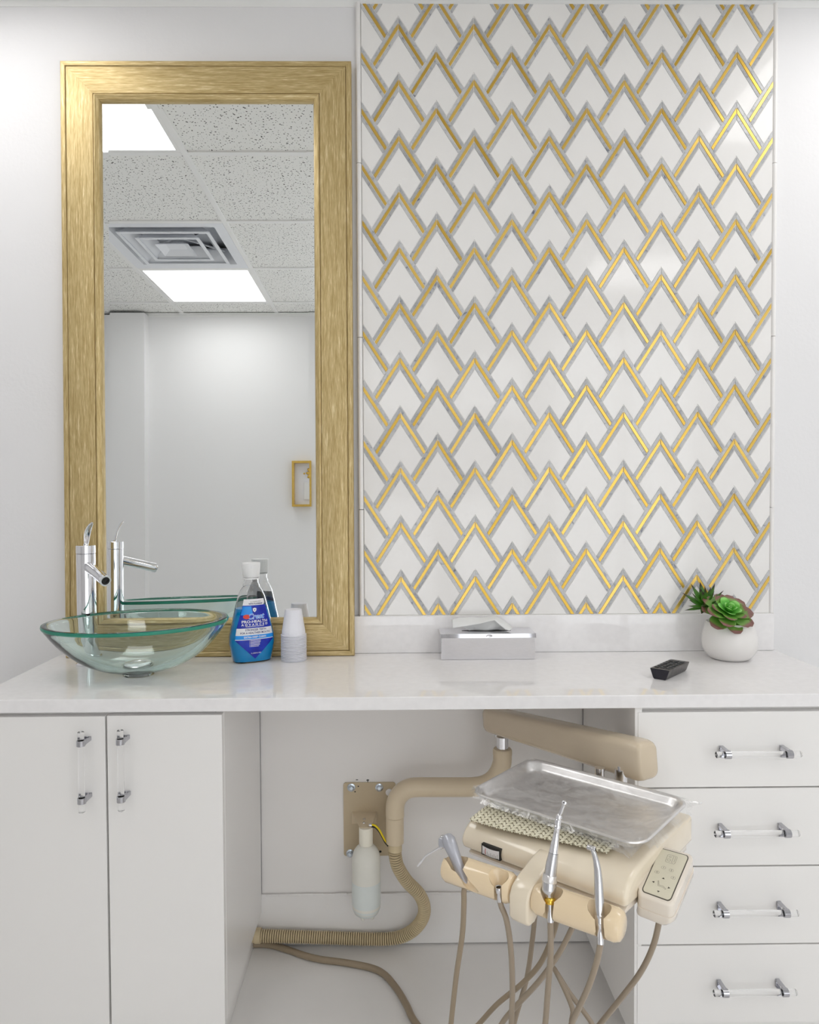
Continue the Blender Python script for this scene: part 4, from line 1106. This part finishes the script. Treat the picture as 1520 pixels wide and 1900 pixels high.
# ------------------------------------------------------------------ instruments in the holders
PXM = lambda p: (p-CAM).dot(FWD)/FPX               # metres per pixel at p
def vtube(bm, seq, v0, v1, n=24, sub=1):
    """seq of (px, py, radius in px) along a line whose v runs from v0 to v1"""
    P = [atV(x, y, v0+(v1-v0)*i/(len(seq)-1)) for i, (x, y, r) in enumerate(seq)]
    add_tube(bm, P, [s[2]*PXM(p) for s, p in zip(seq, P)], n); return P
def hose(parent, pts, r, mat, name='hose'):
    bm = newbm(); P = resample(crom(pts, 10), .008); add_tube(bm, P, r, 12); return obj(name, bm, mat, parent, 60)
def vp(seq): return [atV(x, y, v) for x, y, v in seq]
RT = .0046
# air-water syringe
t = thing('air_water_syringe', 'grey air-water syringe with a bent metal tip in the holder', 'dental syringe', T1c)
bm = newbm(); vtube(bm, [(866, 1646, 5), (862, 1637, 9), (858, 1624, 10), (850, 1604, 10), (843, 1585, 11), (837, 1570, 12.5), (833, 1560, 13), (831, 1556, 11)], .256, .232); body = obj('handle', bm, 'syringe_grey', t, 60)
hc = atV(829, 1563, .232)
bm = newbm(); add_box(bm, -.013, .013, -.009, .010, -.008, .008, .004, 3, Matrix.Translation(hc) @ Matrix.Rotation(math.radians(-35), 4, 'Z')); obj('head', bm, 'syringe_grey', t, 40)
for px_, py_ in ((821, 1554), (827, 1553.5), (834, 1554.5)):
    p = atV(px_, py_, .232); bm = newbm(); add_lathe(bm, [(0, -.003), (.0032, -.003), (.0032, .0022), (.002, .0032), (0, .0034)], 14, Matrix.Translation(p)); obj('button', bm, 'chrome_soft', t, 30)
bm = newbm(); vtube(bm, [(829, 1565, 5.5), (822, 1569, 5.5), (816, 1573, 3.5)], .232, .240); obj('tip_collar', bm, 'chrome_soft', t, 40)
bm = newbm(); P = crom([atV(817, 1572, .239), atV(803, 1580.5, .242), atV(790, 1588.5, .244), atV(785.5, 1594, .245), atV(780, 1601, .246), atV(775, 1607, .247)], 4)
add_tube(bm, P, [1.9*PXM(p) if i < 10 else 2.2*PXM(p) for i, p in enumerate(P)], 12); obj('tip', bm, 'chrome', t, 60)
hose(t, vp([(866, 1644, .256), (861, 1652, .257), (861, 1676, .255), (858, 1734, .245), (847, 1810, .225), (837, 1900, .20), (832, 1960, .18), (828, 2040, .15), (833, 1985, .135), (858, 1932, .12),
     (889, 1900, .11), (923, 1863, .11), (969, 1825, .11), (1003, 1787, .105), (1026, 1735, .10), (1040, 1680, .10), (1047, 1640, .10)])+[LP(.09, .10, .538)], RT, 'hose_brown')
# empty coupling
t = thing('empty_hose_coupling', 'open metal hose coupling resting in a holder without a handpiece', 'hose coupling', T2c)
cpx = atV(925.5, 1646, .252)
bm = newbm(); dd = (atV(928, 1674, .250)-cpx).normalized()
k_ = PXM(cpx)
add_lathe(bm, [(4.6*k_, .004), (4.6*k_, 0), (6.6*k_, -.0005), (7.6*k_, .001), (7.6*k_, .007), (5.2*k_, .010), (5.2*k_, .026), (0, .026), (0, .008), (4.6*k_, .008), (4.6*k_, .004)], 28, axis_mtx(cpx, dd)); obj('coupling', bm, 'chrome_soft', t, 40)
bm = newbm(); add_lathe(bm, [(0, .0036), (4.5*k_, .0036), (4.5*k_, .0044), (0, .0044)], 24, axis_mtx(cpx, dd)); obj('socket', bm, 'dark_brown', t)
hose(t, [cpx+dd*.024]+vp([(931, 1684, .250), (940, 1707, .247), (948, 1760, .24), (951, 1829, .225), (949, 1900, .20), (946, 1960, .18), (942, 2050, .14), (945, 1970, .10),
     (954, 1900, .085), (977, 1818, .085), (988, 1745, .085), (994, 1686, .085), (997, 1650, .085)])+[LP(.03, .085, .538)], RT, 'hose_taupe')
# slow-speed handpiece
t = thing('slow_handpiece', 'straight silver dental handpiece with a gold ring standing in the holder', 'dental handpiece', T3c)
def along(v0, v1, a, b): return lambda y: v0+(v1-v0)*(a-y)/(a-b)
va = along(.241, .205, 1690, 1487)
def seg(name, seq, mat, parent, n=28, smooth=35):
    bm = newbm(); P = [atV(x, y, va(y)) for x, y, r in seq]; add_tube(bm, P, [s[2]*PXM(p) for s, p in zip(seq, P)], n); return obj(name, bm, mat, parent, smooth)
seg('sleeve', [(1021.5, 1711, 6), (1021.3, 1690, 6), (1021, 1680, 7), (1021, 1676, 7)], 'chrome_soft', t)
seg('gold_ring', [(1021, 1677, 9.2), (1021, 1675.5, 10), (1020.7, 1668, 10), (1020.6, 1666.5, 9.2)], 'gold_ring', t)
seg('motor_cone', [(1020.6, 1667, 7), (1020, 1660, 9), (1019.3, 1654, 13), (1018.8, 1650, 13.5), (1019.6, 1635, 13.2)], 'chrome_soft', t)
seg('knurled_ring', [(1019.6, 1636, 13.2), (1019.8, 1634.5, 14), (1020.6, 1624, 13), (1021, 1622, 12)], 'steel', t)
seg('body', [(1021, 1623, 11.2), (1024, 1603, 10.8), (1027.5, 1582.5, 9)], 'chrome_soft', t)
seg('nose_cone', [(1027.5, 1582, 9), (1029.5, 1568, 8), (1032, 1552, 6.2), (1034, 1539, 5.4), (1034.2, 1537, 6.2), (1034.8, 1533, 6.2), (1035, 1532, 5.4), (1035.2, 1530, 5.4), (1035.3, 1529, 6.3), (1036.4, 1521, 6.2), (1036.6, 1520, 5.4), (1037, 1518, 5.6), (1038, 1513, 5.6), (1039.2, 1511, 4)], 'chrome', t)
seg('neck', [(1039, 1512, 3.6), (1041.5, 1506, 4.2), (1044.5, 1498, 3.2), (1047, 1492, 3.2)], 'chrome_soft', t)
hcp = atV(1047.5, 1490, va(1490)); bm = newbm(); kx = PXM(hcp)
hd = (CAM-hcp).normalized()+V3((-.25, 0, .15)); hd.normalize()
add_lathe(bm, [(0, -.009), (3.6*kx, -.0088), (4.4*kx, -.007), (4.4*kx, .002), (4.0*kx, .0035), (2.6*kx, .0043), (0, .0045)], 24, axis_mtx(hcp, hd)); hh_ = obj('head', bm, 'chrome', t, 40)
bm = newbm(); add_lathe(bm, [(0, .0046), (1.1*kx, .0046), (1.1*kx, .0049), (0, .0049)], 12, axis_mtx(hcp, hd)); obj('chuck', bm, 'black', hh_)
hose(t, vp([(1021.5, 1709, .2435), (1022, 1740, .243), (1022, 1772, .241), (1017, 1837, .23), (1012, 1900, .215), (1005, 1960, .20), (985, 2040, .18), (940, 2070, .16), (905, 2010, .15), (910, 1945, .14),
     (931, 1900, .135), (954, 1871, .135), (1000, 1821, .13), (1038, 1768, .125), (1064, 1718, .12), (1090, 1672, .11)])+[LP(.14, .10, .538)], RT, 'hose_taupe')
# high-speed handpiece
t = thing('high_speed_handpiece', 'curved steel dental handpiece standing at the outer end of the holder', 'dental handpiece', T4c)
va = along(.233, .205, 1722, 1574)
seg('sleeve', [(1114.5, 1752, 6), (1114, 1720, 6), (1113.5, 1714, 8.4), (1113.3, 1708, 8.4)], 'chrome', t)
seg('coupler', [(1113.3, 1709, 8.6), (1113, 1699, 8.8), (1112.8, 1697, 8.2)], 'chrome', t)
seg('body', [(1112.8, 1698, 8.4), (1112.4, 1690, 8.9), (1112, 1668, 8.8), (1111.3, 1648, 8.2), (1110.3, 1630, 7.6), (1108.8, 1612, 6.6), (1106.5, 1598, 5.6), (1103.5, 1587, 4.8), (1100.5, 1579, 4.4), (1098, 1574, 4)], 'chrome_soft', t, 28, 60)
hcp = atV(1097.5, 1574, va(1574)); kx = PXM(hcp); bm = newbm(); hd = (U_*.9-W_*.15+V3((0, 0, -.05))).normalized()
add_lathe(bm, [(0, -8*kx), (4.4*kx, -7.6*kx), (5.2*kx, -6.5*kx), (5.2*kx, 6.5*kx), (4.6*kx, 7.6*kx), (0, 7.8*kx)], 24, axis_mtx(hcp, hd)); hh_ = obj('head', bm, 'chrome_soft', t, 40)
bm = newbm(); add_lathe(bm, [(0, 7.8*kx), (2.4*kx, 7.8*kx), (2.4*kx, 8.2*kx), (0, 8.2*kx)], 14, axis_mtx(hcp, hd)); obj('chuck', bm, 'black', hh_)
hose(t, vp([(1114.5, 1750, .2375), (1108, 1783, .235), (1093, 1829, .23), (1072, 1875, .215), (1061, 1900, .205), (1040, 1960, .18), (1030, 2030, .13), (1045, 2060, .08), (1056, 1980, .05),
     (1060, 1900, .04), (1063, 1875, .04), (1050, 1840, .045), (1032, 1803, .05), (1027.5, 1797, .035), (1034, 1806, .02), (1057, 1842, .01), (1078, 1870, .005), (1099, 1900, 0), (1122, 1945, 0), (1130, 2010, .01), (1108, 2050, .03), (1082, 2000, .05), (1088, 1935, .065),
     (1114, 1900, .07), (1156, 1848, .09), (1190, 1802, .10), (1213, 1753, .11), (1225, 1701, .12)])+[atV(1227, 1685, .12)], RT, 'hose_taupe')

# ------------------------------------------------------------------ instrument tray, mat and plastic sleeve
TU0, TU1, TV0, TV1, TZ = -.152, .178, -.098, .128, .630
tcu, tcv = (TU0+TU1)/2, (TV0+TV1)/2
def tring(m_, z, r):
    return [LP(tcu+a, tcv+b, z) for a, b in rrect((TU1-TU0)/2-m_, (TV1-TV0)/2-m_, r, 8)]
tr = [(.0015, TZ-.0035, .034), (0, TZ-.002, .035), (.0003, TZ, .035), (.002, TZ+.001, .034), (.005, TZ+.0004, .031), (.009, TZ-.004, .028), (.014, TZ-.012, .026), (.018, TZ-.0165, .024), (.024, TZ-.018, .020), (.060, TZ-.0183, .010),
      (.060, TZ-.0193, .010), (.024, TZ-.0190, .020), (.017, TZ-.0175, .0245), (.013, TZ-.013, .0265), (.008, TZ-.005, .0285), (.0045, TZ-.0008, .031), (.0025, TZ-.0012, .0335)]
bm = newbm(); rs_ = [tring(*x) for x in tr]
vs = loft(bm, rs_+[rs_[0]], True, False)
bm.faces.new(vs[9]); bm.faces.new(vs[10][::-1])
o = obj('instrument_tray', bm, 'steel', None, 50); tag(o, 'shallow stainless steel instrument tray on the dental unit', 'tray')
# woven mat
def mat_fn(a, b):
    u = -.120+.245*a
    vf = .172-.030*a+.004*math.sin(a*5)
    v = .0+(vf)*b
    z = .6062 if v < .10 else .6062-.004*((v-.10)/.06)**2*1.2
    cph = (a*17) % 1; tri = abs(cph-.5)*2
    row = (b*17+tri*.75) % 1
    h = (.35+.65*math.sin(row*PI)**1.2)*(.30+.70*math.sin(tri*PI)**.7)
    return LP(u, v, z+.0004+.0036*h)
bm = newbm(); sheet(bm, mat_fn, 204, 136)
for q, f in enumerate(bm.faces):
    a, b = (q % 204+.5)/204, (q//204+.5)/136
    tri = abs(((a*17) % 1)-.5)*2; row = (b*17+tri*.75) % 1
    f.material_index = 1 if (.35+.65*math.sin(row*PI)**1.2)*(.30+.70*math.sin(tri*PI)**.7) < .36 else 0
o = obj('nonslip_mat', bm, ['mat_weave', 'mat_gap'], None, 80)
tag(o, 'cream knitted non-slip mat under the steel tray', 'mat')
# clear sleeve over the tray
rnd = random.Random(3)
WV = [(rnd.uniform(20, 70), rnd.uniform(-60, 60), rnd.uniform(0, 6.28), rnd.uniform(.0001, .0003)) for _ in range(12)]
def film_fn(a, b):
    mu, mv = .012, .010
    u = TU0-mu+(TU1-TU0+2*mu)*a; v = TV0-mv+(TV1-TV0+2*mv)*b
    du = min(u-TU0, TU1-u); dv = min(v-TV0, TV1-v); d_ = min(du, dv)
    # keep inside a rounded outline
    w_ = sum(h*math.sin(f*u+g*v+p) for f, g, p, h in WV)
    if d_ >= .004: z = TZ+.0022-.011*min(1, (d_-.004)/.075)**.8+w_*min(1, (d_-.004)/.02)
    else: z = TZ+.0022-(.004-d_)*.85+w_*.3
    return LP(u, v, z)
bm = newbm(); sheet(bm, film_fn, 70, 50)
kill = []
for f in bm.faces:
    c_ = f.calc_center_median(); u = (c_-O_).dot(U_)-tcu; v = (c_-O_).dot(W_)-tcv
    a, b = abs(u)-((TU1-TU0)/2+.008-.040), abs(v)-((TV1-TV0)/2+.007-.040)
    if a > 0 and b > 0 and math.hypot(a, b) > .040: kill.append(f)
bmesh.ops.delete(bm, geom=kill, context='FACES')
slv = obj('film', bm, 'film', None, 60); slv.name = 'plastic_sleeve'; slv.data.name = 'plastic_sleeve'
tag(slv, 'thin clear plastic sleeve stretched over the steel tray', 'plastic cover')
def flap(pts, name='sleeve_flap'):
    bm = newbm(); a, b, c_ = pts
    def fn(s, t_):
        p = a.lerp(b, s).lerp(c_, t_); return p+W_*(.0016*math.sin(9*s+6*t_))+V3((0, 0, .0012*math.sin(13*s)))
    sheet(bm, fn, 10, 8); obj(name, bm, 'film', slv, 70)
flap([atZ(1095, 1555, .627), atZ(1205, 1558, .629), atZ(1168, 1592, .612)]); flap([atZ(1150, 1562, .627), atZ(1210, 1552, .628), atZ(1172, 1590, .612)])
flap([atZ(1274, 1484, .631), atZ(1276, 1499, .629), atZ(1303, 1490, .628)])
flap([atZ(905, 1450, .632), atZ(892, 1476, .632), atZ(876, 1462, .633)]); flap([atZ(900, 1456, .636), atZ(884, 1476, .630), atZ(879, 1458, .637)]); flap([atZ(897, 1462, .634), atZ(886, 1478, .626), atZ(880, 1470, .628)])

# ------------------------------------------------------------------ water bottle on its bracket
BX, BY = -.0755, -.090
wb = thing('water_bottle', 'translucent white water bottle screwed under a beige wall bracket', 'bottle', (BX, BY, .124))
MB_ = Matrix.Translation((BX, BY, 0))
bm = newbm(); add_lathe(bm, [(0, .306), (.0165, .306), (.0172, .308), (.0172, .348), (.0160, .350), (0, .350)], 32, MB_); obj('collar', bm, 'bottle_collar', wb, 30)
bprof = [(.0, .1290), (.012, .1285), (.022, .1305), (.030, .137), (.0345, .148), (.0358, .165), (.0358, .262), (.0350, .275), (.0315, .288), (.025, .298), (.018, .304), (.014, .3058), (0, .3060)]
bm = newbm(); add_lathe(bm, sm(bprof, 3), 48, MB_)
for k in range(5):
    a = 2*PI*k/5+.5; add_lathe(bm, [(0, -.0052), (.0040, -.0042), (.0058, .001), (.0058, .008), (0, .010)], 12, Matrix.Translation((BX+.020*math.cos(a), BY+.020*math.sin(a), .1295)))
obj('bottle_body', bm, 'bottle_milky', wb, 60)
bm = newbm(); add_lathe(bm, [(0, .2170), (.0362, .2170), (.0362, .165), (.0350, .148), (.0305, .1365), (.0225, .1300), (.012, .1279), (0, .1279)], 48, MB_); obj('water_level', bm, 'bottle_water', wb, 60)
for nm_, mt_, o_, r_ in (('supply_tube', 'yellow_tube', 0, .0025), ('supply_tube', 'black', -.0052, .0021)):
    pts = [atY(690, 1530+o_*-700, -.095), atY(697, 1532.5+o_*-700, -.097), atY(704, 1540+o_*-700, -.098), atY(710, 1551+o_*-600, -.099), atY(715, 1560+o_*-600, -.100), atY(720, 1567+o_*-500, -.098)]
    bm = newbm(); add_tube(bm, crom(pts, 6), r_, 10); obj(nm_, bm, mt_, wb, 60)
bm = newbm(); p = atY(689, 1531, -.094); add_cyl(bm, p-V3((.006, 0, 0)), (1, 0, 0), .008, .0042, 14, .0006); obj('tube_fitting', bm, 'chrome_soft', wb)

# ------------------------------------------------------------------ corrugated hose and floor tube
ch = thing('corrugated_hose', 'tan corrugated hose curving from the bent pipe down along the baseboard', 'hose', (0, -.05, 0))
hp = [(733, 1577, -.100), (734, 1590, -.100), (739, 1609, -.097), (755, 1635, -.088), (777, 1658, -.076), (787, 1680, -.066), (785, 1702, -.056), (770, 1723, -.045), (747, 1737, -.037), (720, 1742, -.034), (673, 1742, -.033), (609, 1740, -.034), (546, 1738, -.035), (480, 1736, -.036)]
pts = [atY(*q) for q in hp]
for q in pts: q.z = max(q.z, .0175)
P = crom(pts, 12); PT = resample(P, .00148)
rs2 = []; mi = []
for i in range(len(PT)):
    rs2.append((.0163, .0163, .0138, .0138)[i % 4]); mi.append((0, 0, 1, 0)[i % 4])  # groove faces coloured dark for the shade between the rings
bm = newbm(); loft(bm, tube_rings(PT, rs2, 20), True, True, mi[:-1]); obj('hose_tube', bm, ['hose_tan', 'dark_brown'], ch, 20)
bm = newbm(); p = atY(733, 1578, -.1); add_cyl(bm, (pl0.x, p.y, p.z-.001), (0, 0, 1), atY(733, 1563, -.1).z-p.z+.002, .0170, 28, .001); obj('top_cuff', bm, 'hose_tan', ch, 30)
e0 = PT[-1]; bm = newbm(); add_cyl(bm, e0+V3((.006, 0, 0)), (-1, 0, 0), .016, .0188, 28, .001); add_cyl(bm, e0+V3((-.009, 0, 0)), (-1, 0, 0), .045, .0165, 28, .001); obj('end_cuff', bm, 'hose_tan', ch, 30)
fl = [(150, 1432), (250, 1435), (350, 1460), (450, 1495), (550, 1520), (700, 1540), (850, 1570), (930, 1610), (1000, 1690), (1060, 1790), (1110, 1890)]
pts = [atZ(420+x/3.1667, 1300+y/3.1667, .0085) for x, y in fl]
pts = [V3((pts[0].x-.06, pts[0].y, .0085))]+pts+[V3((.10, -.42, .0085)), V3((.16, -.62, .0085)), V3((.24, -.85, .0085)), V3((.36, -1.05, .0085))]
bm = newbm(); add_tube(bm, resample(crom(pts, 10), .01), .0080, 14); o = obj('floor_tube', bm, 'hose_brown', None, 60)
tag(o, 'smooth brown tube snaking over the white floor from the cabinet', 'tube')
# pencil marks above the wall plate
for (xa, xb, ya, yb) in ((660.5, 664.5, 1446.3, 1447.6), (680, 685, 1446.8, 1448.2), (681.8, 683.4, 1446, 1451)):
    a = atY(xa, ya, -.0048); b = atY(xb, yb, -.0048); boxo('pencil_mark', (a.x, b.x, -.0050, -.0046, b.z, a.z), 'black', wall_back)
bpy.context.view_layer.update()
